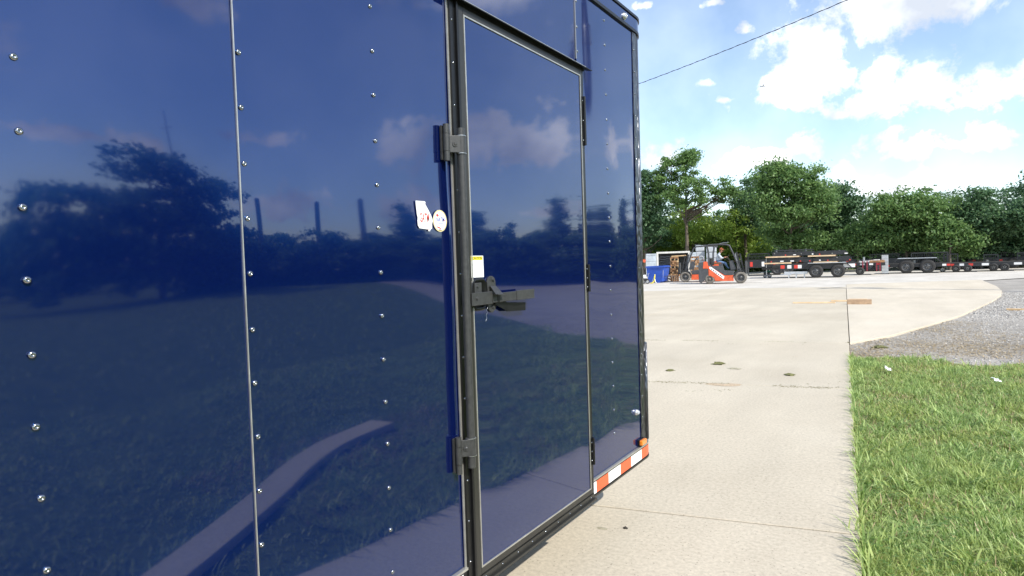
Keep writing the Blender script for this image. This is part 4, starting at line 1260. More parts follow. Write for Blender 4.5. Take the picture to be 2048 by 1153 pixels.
for az_, H, lb in ((34.5, 6.3, 'short dark post mirrored right of the panel seam'), (40.1, 6.2, 'middle dark post mirrored in the second wall panel'), (44.0, 6.4, 'dark post mirrored left of the middle screw column')):
    p = mir(az_, 45); t = thing('wooden_post', lb, 'post', p, 0, 'posts mirrored in the blue wall')
    MB().cyl((0, 0, -.1), (0, 0, H), .22, .18, n=10).build('post_shaft', M['pole'], t); MB().cyl((0, 0, H), (0, 0, H + .12), .2, .05, n=10).build('post_cap', M['pole'], t)
p = mir(28.3, 42); t = thing('radio_mast', 'thin mast rising out of the big mirrored tree', 'mast', p)
MB().cyl((0, 0, -.1), (0, 0, 11.3), .10, .05, n=8).build('mast_tube', M['galv'], t); MB().bar((-.7, 0, 10.2), (.7, 0, 10.2), .05, .05).build('cross_arm', M['galv'], t)
# overhead cable with its two poles
ca_ = Vector(wp(1278, 168)); d1 = ray(1278, 168); d2 = ray(1695, 0)
dist1, dist2 = 36.0, 29.1
P1 = Vector(CAM) + Vector(d1) / math.hypot(d1[0], d1[1]) * dist1; P2 = Vector(CAM) + Vector(d2) / math.hypot(d2[0], d2[1]) * dist2
dirc = (P2 - P1); dirc.z = 0; dirc.normalize()
slope = (P2.z - P1.z) / (Vector((P2.x, P2.y)) - Vector((P1.x, P1.y))).length
PoleA = P2 + dirc * 13.0; PoleB = P1 - dirc * 9
for nm, P_, lb in (('utility_pole', PoleA, 'wooden utility pole with grey transformer right of the photo, mirrored near the door hinges'), ('utility_pole', PoleB, 'wooden utility pole hidden behind the blue trailer')):
    t = thing(nm, lb, 'utility pole', (P_.x, P_.y, -.05), math.atan2(dirc.y, dirc.x), 'poles carrying the overhead cable')
    hz_ = (P2.z + slope * 13.0 if P_ is PoleA else P1.z - slope * 9) - .2
    MB().cyl((0, 0, 0), (0, 0, hz_ + .9), .15, .11, n=12).build('pole_shaft', M['pole'], t)
    MB().bar((0, -.9, hz_ + .4), (0, .9, hz_ + .4), .09, .11).build('cross_arm', M['pole'], t)
    if P_ is PoleA: MB().lathe([(.001, hz_ - 1.25), (.2, hz_ - 1.2), (.23, hz_ - 1.1), (.23, hz_ - .45), (.2, hz_ - .38), (.001, hz_ - .36)], c=(0, .38, 0), n=16).build('transformer', M['galv'], t)
Lh = (Vector((PoleA.x, PoleA.y)) - Vector((PoleB.x, PoleB.y))).length
pts = []
for i in range(61):
    u = i / 60; p = Vector((PoleB.x, PoleB.y, 0)).lerp(Vector((PoleA.x, PoleA.y, 0)), u); s_ = u * Lh - 9
    z = P1.z + slope * s_
    z += .0022 * (s_) * (s_ - (Lh - 22.0))                      # sag through the two measured points
    pts.append((p.x, p.y, z))
pa, pb = [], []
for i, p in enumerate(pts):
    pa.append(p)
mb = MB().tube(pa, .013, n=6)
tw = []
for i in range(481):
    u = i / 480 * 60; k = min(59, int(u)); q = Vector(pts[k]).lerp(Vector(pts[k + 1]), u - k); a = i * .55
    tw.append(q + Vector((0, math.cos(a) * .018, math.sin(a) * .018)))
cab = thing('overhead_cable', 'twisted black overhead cable crossing the sky above the trees', 'cable', (0, 0, 0))
mb.build('carrier_wire', M['cable'], cab); MB().tube(tw, .009, n=5).build('wrapped_wire', M['cable'], cab)

# ================================================================== YARD
class Frame:
    """local frame at a ground pixel: x to the right in the view, y away, z up; metres per pixel at that depth"""
    def __init__(s, px0, py0, dist=None):
        s.px0 = px0
        s.loc = gp(px0, py0) if dist is None else far(px0, dist)
        s.loc.z = -.004 if dist is None else -.004
        d = Vector((s.loc.x - CAM[0], s.loc.y, 0)); s.dist = d.length; d.normalize()
        s.rz = math.atan2(-d.x, d.y)
        depth = (Vector(s.loc) - Vector(CAM)).dot(Vector(FW)); s.sc = depth / FPX
        v = np.array(s.loc) - CAM
        s.py0 = PH / 2 - FPX * float(v @ UP) / float(v @ FW)

    def X(s, px): return (px - s.px0) * s.sc

    def Z(s, px, py): return max(0.0, (s.py0 - py - .0316 * (px - s.px0)) * s.sc)

    def P(s, px, py, y=0.0): return Vector((s.X(px), y, s.Z(px, py)))


# ---- forklift
F1 = Frame(1445, 567)
fl = thing('forklift', 'dusty orange forklift driven by a person in a pale shirt', 'forklift', F1.loc, F1.rz, 'forklifts in the yard')
c8 = lambda cx, cy, y=0.0: F1.P(1280 + cx / 8.868, 460 + cy / 8.868, y)


def side(pts, y0, y1, name, m, parent=None, bevel=0.0, pf=c8):
    mb = MB(); mb.prism([pf(x, y, y0) for x, y in pts], (0, y1 - y0, 0))
    return mb.build(name, m, parent if parent is not None else fl, bevel=bevel)


HW = .56
side([(1232, 640), (1262, 650), (1500, 805), (1645, 800), (1650, 900), (1345, 905), (1322, 850), (1262, 815), (1232, 815)][::-1], -HW, HW, 'chassis', M['orange'], bevel=.02)
cw = side([(1062, 590), (1150, 572), (1231, 572), (1231, 815), (1200, 822), (1165, 895), (1110, 945), (1068, 925)][::-1], -HW * .97, HW * .97, 'counterweight', M['char'], bevel=.03)
side([(1150, 566), (1215, 566), (1240, 690), (1140, 690)][::-1], -HW * 1.01, HW * 1.01, 'rear_hood', M['orange'], bevel=.02)
side([(1262, 648), (1300, 640), (1480, 645), (1500, 720), (1655, 722), (1640, 798), (1500, 801)][::-1], -HW * .98, HW * .98, 'engine_cover', M['char'], bevel=.02)
pl = side([(1250, 655), (1285, 660), (1497, 825), (1480, 872), (1250, 690)][::-1], -HW - .012, -HW - .002, 'name_plate', M['white'])
for k in range(7):
    u = .1 + k * .125; a = c8(1262 + 220 * u, 678 + 168 * u, -HW - .014); b = c8(1262 + 220 * (u + .065), 678 + 168 * (u + .065), -HW - .014)
    MB().bar(a, b, .006, random.uniform(.045, .075), up=(0, 0, 1)).build('print_mark', M['ink'], pl)
for yy_, o_ in ((-HW * .80, -1), (HW * .80, 1)):
    p = c8(1250, 890); wheel(fl, p.x, yy_, .262, .262, .20, 'y', 'dusty', 'dusty', out=o_, n=22)
    p = c8(1765, 830); wheel(fl, p.x, yy_ * 1.05, .315, .315, .24, 'y', 'dusty', 'rim', out=o_, n=26)
# fender arches over the front wheels
for yy_ in (-HW * .80, HW * .80):
    c = c8(1765, 830); mb = MB(); P = []
    for k in range(9):
        a = math.radians(60 + k * 15); P.append((c.x + .37 * math.cos(a), .315 + .37 * math.sin(a)))
    vs = []
    for (x, z) in P:
        for r_, yo in ((1, -.15), (1, .15), (.93, -.15), (.93, .15)):
            vs.append((c.x + (x - c.x) * r_, yy_ + yo, .315 + (z - .315) * r_))
    fs = []
    for k in range(8):
        a = k * 4; b = a + 4; fs += [(a, b, b + 1, a + 1), (a + 2, a + 3, b + 3, b + 2), (a, a + 2, b + 2, b), (a + 1, b + 1, b + 3, a + 3)]
    fs += [(0, 1, 3, 2), (32, 34, 35, 33)]
    mb.add(vs, fs); mb.build('front_fender', M['char'], fl)
# overhead guard
for yy_ in (-HW * .85, HW * .85):
    MB().tube([c8(1238, 640, yy_), c8(1236, 420, yy_), c8(1215, 300, yy_), c8(1230, 275, yy_)], .042, n=8).build('guard_post', M['char'], fl)
    MB().tube([c8(1230, 272, yy_), c8(1400, 262, yy_), c8(1540, 262, yy_), c8(1590, 285, yy_), c8(1640, 400, yy_), c8(1700, 560, yy_), c8(1758, 710, yy_)], .034, n=8).build('guard_rail', M['char'], fl)
MB().box(c8(1150, 0).x, c8(1225, 0).x, -HW * .8, HW * .8, c8(1190, 300).z, c8(1190, 268).z).build('guard_rear_box', M['char'], fl)
for k in range(8):
    x = c8(1245 + k * 42, 0).x; MB().box(x - .012, x + .012, -HW * .82, HW * .82, c8(1300, 268).z, c8(1300, 258).z).build('roof_slat', M['char'], fl)
MB().tube([c8(1400, 258, -.2), c8(1480, 235, -.2), c8(1580, 225, -.2)], .012, n=6).build('roof_antenna', M['steel'], fl)
# gas bottle lying across the counterweight
a = c8(1120, 505); gb = MB().lathe([(.001, -.40), (.10, -.38), (.145, -.30), (.145, .30), (.10, .38), (.001, .40)], c=a, axis='y', n=16).build('gas_bottle', M['tank'], fl)
MB().cyl(a + Vector((0, -.46, 0)), a + Vector((0, -.38, 0)), .10, n=14, caps=False).build('valve_guard', M['tank'], gb)
side([(1262, 515), (1310, 505), (1325, 625), (1270, 640)][::-1], -.26, .26, 'seat_back', M['rubber'], bevel=.03)
side([(1318, 582), (1450, 575), (1455, 606), (1325, 612)][::-1], -.26, .26, 'seat_cushion', M['brown'], bevel=.025)
mb = MB(); sw = c8(1545, 490); mb.lathe([(.17, -.012), (.185, 0), (.17, .012), (.158, 0), (.17, -.012)], c=(0, 0, 0), n=20)
R_ = Matrix.Rotation(math.radians(-52), 4, 'Y'); mb.v = [tuple(R_ @ Vector(p) + sw) for p in mb.v]
mb.tube([sw, c8(1600, 560), c8(1640, 660)], .03, n=7); mb.build('steering_wheel', M['rubber'], fl)
side([(1580, 560), (1640, 540), (1700, 700), (1600, 715)][::-1], -.40, .40, 'dashboard', M['char'], bevel=.02)
# mast, carriage, forks
for yy_ in (-.34, .34):
    mb = MB(); a, b = c8(1700, 400, yy_), c8(1790, 830, yy_); mb.bar(a, b, .09, .10, up=(1, 0, 0)); mb.bar(c8(1760, 420, yy_ * .8), c8(1840, 830, yy_ * .8), .07, .07, up=(1, 0, 0)); mb.build('mast_channel', M['frame_black'], fl)
    mb = MB(); mb.bar(c8(1880, 570, yy_ * .7), c8(1900, 815, yy_ * .7), .10, .045, up=(1, 0, 0)); q = c8(1898, 812, yy_ * .7); mb.bar(q, q + Vector((1.0, 0, 0)), .10, .04); mb.build('fork', M['char'], fl)
for cy in (440, 560, 760): MB().bar(c8(1745 + cy * .02, cy, -.38), c8(1745 + cy * .02, cy, .38), .05, .07).build('mast_crossbar', M['frame_black'], fl)
MB().box(c8(1845, 0).x, c8(1868, 0).x, -.5, .5, c8(1860, 770).z, c8(1860, 555).z).build('carriage_plate', M['rim'], fl)
MB().cyl(c8(1740, 820), c8(1690, 420), .04, n=8).build('lift_cylinder', M['steel'], fl)

# ---- driver
def person():
    t = thing('person', 'person in pale shirt, blue jeans and rust cap seated at the forklift wheel', 'person', F1.loc, F1.rz)
    J = {'hip': (c8(1385, 565), .135), 'waist': (c8(1385, 520), .125), 'chest': (c8(1402, 462), .140), 'neck0': (c8(1420, 418), .060), 'neck': (c8(1436, 402), .052), 'head0': (c8(1448, 382), .085), 'head': (c8(1456, 362), .090)}
    for s_, y in (('n', -.17), ('f', .17)):
        J['sh' + s_] = (c8(1408, 440, y * 1.05), .070); J['el' + s_] = (c8(1450, 505, y * 1.45), .048); J['wr' + s_] = (c8(1515, 490, y * .9), .034); J['ha' + s_] = (c8(1538, 482, y * .85), .040)
        J['th' + s_] = (c8(1400, 572, y * .6), .098); J['kn' + s_] = (c8(1512, 585, y * .85), .068); J['an' + s_] = (c8(1560, 672, y * .85), .050); J['to' + s_] = (c8(1605, 690, y * .85), .042)
    E_ = [('hip', 'waist'), ('waist', 'chest'), ('chest', 'neck0'), ('neck0', 'neck'), ('neck', 'head0'), ('head0', 'head')]
    for s_ in 'nf': E_ += [('chest', 'sh' + s_), ('sh' + s_, 'el' + s_), ('el' + s_, 'wr' + s_), ('wr' + s_, 'ha' + s_), ('hip', 'th' + s_), ('th' + s_, 'kn' + s_), ('kn' + s_, 'an' + s_), ('an' + s_, 'to' + s_)]
    keys = list(J); me = bpy.data.meshes.new('body'); me.from_pydata([J[k][0] for k in keys], [(keys.index(a), keys.index(b)) for a, b in E_], [])
    ob = bpy.data.objects.new('tmp', me); COL.objects.link(ob)
    sk = ob.modifiers.new('skin', 'SKIN'); sk.use_smooth_shade = True
    for i, k in enumerate(keys):
        me.skin_vertices[0].data[i].radius = (J[k][1], J[k][1]); me.skin_vertices[0].data[i].use_root = (k == 'hip')
    ob.modifiers.new('sub', 'SUBSURF').levels = 2
    dg = bpy.context.evaluated_depsgraph_get(); dg.update()
    bm_ = bpy.data.meshes.new_from_object(ob.evaluated_get(dg)); bpy.data.objects.remove(ob, do_unlink=True)
    bm_.materials.clear()
    for k in ('shirt', 'jeans', 'skin', 'rubber'): bm_.materials.append(M[k])
    reg = {}
    for k in keys: reg[k] = 0 if k in ('waist', 'chest', 'neck0', 'shn', 'shf', 'eln', 'elf') else 2 if k[:2] in ('ne', 'he', 'wr', 'ha') else 3 if k[:2] == 'to' else 1
    for p in bm_.polygons:
        c_ = p.center; k = min(keys, key=lambda q: (Vector(J[q][0]) - c_).length - J[q][1]); p.material_index = reg[k]; p.use_smooth = True
    link('body', bm_, t)
    h = J['head'][0]
    MB().lathe([(.108, -.01), (.106, .03), (.085, .085), (.045, .115), (.001, .122)], c=h + Vector((-.005, 0, .02)), n=16).build('cap', M['cap'], t)
    MB().prism([h + Vector((.06, -.075, .012)), h + Vector((.19, -.05, .0)), h + Vector((.19, .05, .0)), h + Vector((.06, .075, .012))], (0, 0, .012)).build('cap_peak', M['cap'], t)
    MB().lathe([(.001, -.03), (.012, -.022), (.016, 0), (.010, .02), (.001, .028)], c=h + Vector((.095, 0, -.045)), axis='z', n=8).build('nose', M['skin'], t)
    for s_ in (-1, 1):
        MB().lathe([(.001, -.035), (.018, -.02), (.02, .01), (.001, .03)], c=h + Vector((-.005, s_ * .092, -.04)), axis='z', n=8).build('ear', M['skin'], t)
        MB().lathe([(.001, -.012), (.011, 0), (.001, .012)], c=h + Vector((.086, s_ * .034, -.018)), axis='z', n=8).build('eye', M['ink'], t)
        hp = J['han' if s_ < 0 else 'haf'][0]
        for k in range(4):
            a = hp + Vector((.01, (k - 1.5) * .019, -.005)); MB().tube([a, a + Vector((.04, 0, .012)), a + Vector((.062, 0, -.012)), a + Vector((.05, 0, -.035))], [.010, .0095, .009, .007], n=6).build('finger', M['skin'], t)
        a = hp + Vector((-.005, -s_ * .03, 0)); MB().tube([a, a + Vector((.03, -s_ * .02, .012)), a + Vector((.055, -s_ * .018, .0))], [.011, .010, .008], n=6).build('thumb', M['skin'], t)
    # hair under the cap
    MB().lathe([(.001, -.085), (.07, -.075), (.094, -.03), (.1, .0)], c=h + Vector((-.028, 0, .005)), n=14).build('hair', M['brown'], t)
    return t


person()
# ---- second forklift, parked facing left
F2 = Frame(1403, 563.5)
f2 = copy_tree(fl); f2.location = F2.loc; f2.rotation_euler = (0, 0, F2.rz + math.pi); f2['label'] = 'second orange forklift parked facing left behind the moving one'

# ---- blue dumpster
FD = Frame(1311, 566)
dm = thing('dumpster', 'blue steel tipping dumpster beside the front of the blue trailer', 'dumpster', FD.loc, FD.rz - .35)
s_ = FD.sc; w0, w1, dpt, hh0 = 15.5 * s_, 17.5 * s_, 1.0, 31.5 * s_
mb = MB(); vs = [(-w0, 0, .08), (w0 * .9, 0, .08), (w0 * .9, dpt, .08), (-w0, dpt, .08), (-w1, -.08, hh0), (w1, -.08, hh0 + .02), (w1, dpt + .08, hh0 + .02), (-w1, dpt + .08, hh0)]
mb.add(vs, [(3, 2, 1, 0), (0, 1, 5, 4), (1, 2, 6, 5), (2, 3, 7, 6), (3, 0, 4, 7)]); mb.build('bin', M['dump'], dm)
mb = MB(); fr_ = [(-w1 - .02, -.10), (w1 + .02, -.10), (w1 + .02, dpt + .10), (-w1 - .02, dpt + .10)]
for i in range(4):
    a, b = fr_[i], fr_[(i + 1) % 4]; mb.bar((*a, hh0 + .01), (*b, hh0 + .01), .06, .07)
mb.build('rim', M['dump'], dm)
MB().prism([(-w1 + .03, -.05, hh0 + .03), (w1 - .03, -.05, hh0 + .05), (w1 - .03, dpt + .05, hh0 + .05), (-w1 + .03, dpt + .05, hh0 + .03)], (0, 0, .03)).build('lid', M['dump'], dm)
for x in (-w0 * .5, w0 * .4): MB().box(x - .1, x + .1, -.03, dpt, .0, .078).build('fork_pocket', M['dump'], dm)
MB().bar((w0 * .93, .1, .3), (w1 * .97, -.05, .75), .03, .05).build('latch', M['steel'], dm)

# ---- open shipping container with swung doors
FC = Frame(1346, 0, 52); cs = FC.sc
cn = thing('shipping_container', 'pale grey shipping container with both doors swung open', 'container', FC.loc, FC.rz)
xl, xr = FC.X(1314), FC.X(1379); zt0, zt1 = FC.Z(1314, 507), FC.Z(1379, 500); zc_ = (zt0 + zt1) / 2
mb = MB().box(xl, xl + .06, .12, 6, .15, zc_ - .1); mb.box(xr - .06, xr, .12, 6, .15, zc_ - .1); mb.box(xl + .061, xr - .061, 5.9, 6, .15, zc_ - .1); mb.build('wall', M['cont'], cn)
MB().box(xl, xr, .12, 6, zc_ - .099, zc_ - .03).build('roof', M['cont'], cn); MB().box(xl, xr, .0, 6, .0, .149).build('floor', M['lumber'], cn)
for x in (xl, xr - .15): MB().box(x, x + .15, 0, .119, .15, zc_).build('corner_post', M['contw'], cn)
MB().box(xl + .151, xr - .151, 0, .119, zc_ - .14, zc_).build('header', M['contw'], cn)
for (a, b) in ((FC.X(1293), xl - .02), (xr + .02, FC.X(1402))):
    d = MB().box(a, b, -.06, -.01, .2, zc_ - .12).build('container_door', M['cont'], cn)
    for k in range(4):
        z = .35 + k * (zc_ - .6) / 3; MB().box(a + .05, b - .05, -.085, -.0605, z, z + .12).build('door_rib', M['cont'], d)

# ---- goods in front of the container
def arch_mesh(w, d, h, t):
    mb = MB(); n = 8; top = []; bot = []
    for i in range(n + 1):
        a = math.pi * i / n; x = -w / 2 * math.cos(a); top.append((x, h * math.sin(a) ** .6)); bot.append((x * .93, max(0, h * math.sin(a) ** .6 - t)))
    P = top + bot[::-1]; mb.prism([(x, 0, z) for x, z in P], (0, d, 0)); return mb.mesh('fender_blank', M['plastic'])


FE = Frame(1340, 563.5); es = FE.sc
AM = arch_mesh(11.5 * es, .8, .10, .05)
for si, (px, bottom, n_) in enumerate(((1325, 562, 10), (1336.5, 562, 11))):
    pal = thing('pallet', ('left' if si == 0 else 'right') + ' low pallet under the stacked dark fenders by the container', 'pallet', FE.loc, FE.rz, 'fender pallets')
    x = FE.X(px); mb = MB()
    for k in range(4): mb.box(x - 6 * es, x + 6 * es, .05 + k * .22, .05 + k * .22 + .12, .09, .11)
    mb.build('deck_board', M['lumber'], pal)
    for dx in (-5.4, -.4, 4.6): MB().box(x + dx * es, x + (dx + .9) * es, .05, .83, 0, .089).build('runner', M['lumber'], pal)
    for k in range(n_):
        z = .115 + k * (FE.Z(px, 512) - .1) / n_
        o = link('fender', AM); o.location = FE.loc + Matrix.Rotation(FE.rz, 3, 'Z') @ Vector((x + random.uniform(-.03, .03), .05, z)); o.rotation_euler = (0, 0, FE.rz)
        pos = 'bottom' if k == 0 else 'top' if k == n_ - 1 else '%s from the bottom' % ['second', 'third', 'fourth', 'fifth', 'sixth', 'seventh', 'eighth', 'ninth', 'tenth'][k - 1]
        tag(o, 'dark moulded fender, %s of the %s stack before the container' % (pos, 'left' if si == 0 else 'right'), 'fender', 'stacked dark fenders')
FL_ = Frame(1350, 564); ls = FL_.sc
for si, (pxa, pxb, top, bot, lb) in enumerate(((1341, 1358, 514, 562, 'tall brown lumber bundle between the fenders and the parked forklift'), (1383, 1401, 513, 560, 'brown lumber bundle behind the parked forklift'))):
    t = thing('lumber_bundle', lb, 'lumber', FL_.loc, FL_.rz, 'lumber bundles')
    xa, xb = FL_.X(pxa), FL_.X(pxb); H = FL_.Z(pxa, top); nl = 13; y0_ = .75 + si * 2.0
    for k in range(nl):
        z = H * k / nl
        if k % 4 == 3:
            for u in (.05, .5, .9): MB().box(xa + (xb - xa) * u, xa + (xb - xa) * u + .05, y0_ - .02, y0_ + .6, z, z + H / nl * .95).build('spacer', M['fresh'], t)
        else:
            n4 = 4; w = (xb - xa) / n4
            for q in range(n4):
                j = random.uniform(-.05, .05); MB().box(xa + q * w + .006, xa + q * w + w - .006, y0_ + j, y0_ + .55 + j, z, z + H / nl * .93).build('board', M['lumber'] if random.random() > .22 else M['fresh'], t)
FLt = FL_.Z(1349, 514)
mb = MB(); mb.bar((FL_.X(1344), .9, FLt + .035), (FL_.X(1373), .9, FLt + .06), .25, .06); o = mb.build('loose_board', M['fresh']); o.location = FL_.loc; o.rotation_euler = (0, 0, FL_.rz); tag(o, 'fresh yellow board lying on top of the tall lumber bundle', 'board')
for pxa, pxb, top, dist, lb in ((1414, 1434, 493, 46, 'white plastic wrapped pallet load behind the driver'), (1392, 1409, 491, 47, 'grey wrapped pallet load rising above the parked forklift')):
    FW_ = Frame((pxa + pxb) / 2, 0, dist); t = thing('wrapped_pallet_load', lb, 'pallet load', FW_.loc, FW_.rz, 'wrapped loads')
    H = FW_.Z(FW_.px0, top); xa, xb = FW_.X(pxa), FW_.X(pxb); n_ = 5
    for k in range(n_):
        j = random.uniform(-.04, .04); MB().box(xa + j, xb + j, random.uniform(0, .05), .9, .13 + (H - .13) * k / n_, .13 + (H - .13) * (k + 1) / n_ - .012).build('wrapped_bale', M['wrap'], t, bevel=.06)
    MB().box(xa, xb, 0, .95, 0, .12).build('pallet', M['lumber'], t)
# small petrol blower by the trailer front
FM = Frame(1291, 568); ms_ = FM.sc
t = thing('pressure_washer', 'small black and white wheeled machine at the foot of the blue dumpster', 'machine', FM.loc, FM.rz)
MB().box(-7 * ms_, 5 * ms_, .0, .5, .16, .30).build('chassis', M['rubber'], t, bevel=.02); MB().box(-5 * ms_, 2 * ms_, .08, .42, .301, .52).build('engine', M['white'], t, bevel=.05); MB().box(-8 * ms_, -1 * ms_, .43, .62, .25, .66).build('fuel_box', M['rubber'], t, bevel=.03)
for x in (-5, 4.2):
    for y in (-.06, .56): wheel(t, x * ms_, y, .13, .13, .10, 'y', 'rubber', 'steel', out=-1, n=14)
MB().tube([(4 * ms_, .1, .28), (6.5 * ms_, .1, .6), (8 * ms_, .1, .62)], .018, n=6).build('handle', M['steel'], t)
FT_ = Frame(1307, 567); ts = FT_.sc
t = thing('hose_stand', 'pale yellow tripod stand with a curved hose before the dumpster', 'stand', FT_.loc, FT_.rz)
for a, b in (((-4, -.1), (1.5, .05)), ((5, -.1), (1.5, .05)), ((1.5, .35), (1.5, .05))): MB().tube([(a[0] * ts, a[1], 0), (b[0] * ts, b[1], 14 * ts)], .018, n=6).build('leg', M['steel'], t)
MB().tube([(-6 * ts, -.15, .02), (-2 * ts, -.2, .03), (1 * ts, -.15, .12), (2.5 * ts, -.1, .32), (3 * ts, 0, .52)], .03, n=7).build('hose', M['yellow'], t)
FO = Frame(1281, 0, 47); t = thing('boom_machine', 'orange boom end showing past the front edge of the blue trailer', 'boom', FO.loc, FO.rz)
MB().bar(FO.P(1262, 517, .2), FO.P(1291, 523, .2), .2, .22).build('boom', M['orange'], t); MB().box(FO.X(1258), FO.X(1272), 0, .9, 0, FO.Z(1265, 510)).build('boom_body', M['char'], t, bevel=.05)


# ---- flatbed trailers
def tape_strip(mb_, x0, x1, y, z0, z1):
    return mb_.add([(x0, y, z0), (x1, y, z0), (x1, y, z1), (x0, y, z1)], [(0, 1, 2, 3)])


def flatbed(label, F, px0, px1, deck_py, rail_px, wheels, r_px, tapes, gates=(), fender=True, load_z=None, tongue=None, width=2.1, steps=None, y0=0.0, group='black flatbed trailers'):
    t = thing('flatbed_trailer', label, 'trailer', F.loc, F.rz, group)
    pm = (px0 + px1) / 2; sc = F.sc; xa, xb = F.X(px0), F.X(px1)
    zt_ = F.Z(pm, deck_py); zb2 = zt_ - rail_px * sc
    for nm, y in (('side_rail', y0), ('side_rail', y0 + width - .08)): MB().box(xa, xb, y, y + .08, zb2, zt_).build(nm, M['frame_black'], t)
    mb = MB(); k = xa + .1
    while k < xb - .1:
        mb.box(k, k + .07, y0 + .081, y0 + width - .081, zb2 + .02, zt_ - .05); k += .6
    mb.build('cross_members', M['frame_black'], t)
    n_ = 8; w = (width - .18) / n_
    for q in range(n_): MB().box(xa + .02, xb - .02, y0 + .09 + q * w, y0 + .09 + q * w + w - .012, zt_ - .048, zt_ - .002).build('deck_plank', M['deck'], t)
    r = r_px * sc
    for px in wheels:
        wheel(t, F.X(px), y0 - .06, r, r, .22, 'y', 'rubber', 'rim', out=-1, n=26); wheel(t, F.X(px), y0 + width + .06, r, r, .22, 'y', 'rubber', 'rim', out=1, n=18)
        for k in range(5):
            a = k * 2 * math.pi / 5 + .3; c_ = Vector((F.X(px) + r * .27 * math.cos(a), y0 - .06 - .075, r + r * .27 * math.sin(a))); MB().cyl(c_, c_ + Vector((0, -.03, 0)), .022, n=6).build('lug_nut', M['chrome'], t)
        MB().cyl((F.X(px), y0 - .02, r), (F.X(px), y0 + width + .02, r), .045, n=8).build('axle', M['frame_black'], t)
    if wheels and fender:
        a, b = F.X(wheels[0]) - r * 1.15, F.X(wheels[-1]) + r * 1.15; zf = 2 * r + .06
        for y in (y0 - .20, y0 + width + .001):
            mb = MB(); mb.prism([(a - .28, y, zf - .28), (a - .25, y, zf - .30), (a + .06, y, zf), (b - .06, y, zf), (b + .25, y, zf - .30), (b + .28, y, zf - .28), (b - .02, y, zf + .05), (a + .02, y, zf + .05)], (0, .199, 0)); mb.build('fender', M['frame_black'], t)
            MB().box(a + .02, b - .02, y - .012, y - .001, zf + .02, zf + .055).build('fender_edge', M['galv'], t)
    for (pa_, pb_, c_) in tapes:
        tape_strip(MB(), F.X(pa_), F.X(pb_), y0 - .004, zb2 + .01 + (zt_ - zb2) * .15, zb2 + (zt_ - zb2) * .75).build('red_tape' if c_ == 'r' else 'white_tape', M['red'] if c_ == 'r' else M['tape_white'], t)
    for (ga_, gb_, gt_, yo) in gates:
        g_ = MB(); A0, B0 = F.X(ga_), F.X(gb_); T_ = F.Z((ga_ + gb_) / 2, gt_); zz0 = zt_ + .01
        g_.bar((A0, yo, zz0), (A0, yo, T_), .07, .07); g_.bar((B0, yo, zz0), (B0, yo, T_), .07, .07); g_.bar((A0 - .025, yo, T_), (B0 + .025, yo, T_), .07, .07); g_.bar((A0, yo, (zz0 + T_) / 2), (B0, yo, (zz0 + T_) / 2), .03, .03)
        gg = g_.build('ramp_gate', M['frame_black'], t); m_ = MB(); k = A0 + .12
        while k < B0 - .05: m_.bar((k, yo, zz0), (k, yo, T_), .022, .022); k += .10
        m_.build('gate_mesh', M['frame_black'], gg)
    if tongue:
        xe = F.X(tongue); x0_ = xa if xe < xa else xb
        mb = MB(); mb.bar((x0_, y0 + .25, zb2 + .06), (xe, y0 + width / 2, zb2 + .06), .07, .11); mb.bar((x0_, y0 + width - .25, zb2 + .06), (xe, y0 + width / 2, zb2 + .06), .07, .11); mb.build('tongue', M['frame_black'], t)
        xj = xe + (x0_ - xe) * .25; MB().cyl((xj, y0 + width / 2 - .12, 0), (xj, y0 + width / 2 - .12, zt_ + .35), .035, n=8).build('jack', M['steel'], t)
    if steps:
        a, b = F.X(steps[0]), F.X(steps[1]); mb = MB(); mb.box(a, b, y0 + .05, y0 + .6, .24, .40); mb.box(a - .2, a + .4, y0 - .02, y0 + .5, .19, .239)
        for u in (.18, .5, .85): mb.box(a + (b - a) * u, a + (b - a) * u + .06, y0 + .0, y0 + .45, .0, .239)
        mb.build('loading_step', M['galv'], t)
    return t, zt_


FA = Frame(1650, 555.5); c3 = lambda cx: 1500 + cx / 7.877
ta, za = flatbed('black tandem trailer loaded with stacked trailer frames, wheels in full view', FA, c3(520), c3(1600), 526.5, 12, [1634, 1673.3], 13.2,
                 [(c3(540), c3(600), 'r'), (c3(640), c3(700), 'w'), (c3(740), c3(795), 'r'), (c3(795), c3(850), 'w'), (c3(1440), c3(1600), 'w')], tongue=c3(240), steps=(c3(590), c3(930)))


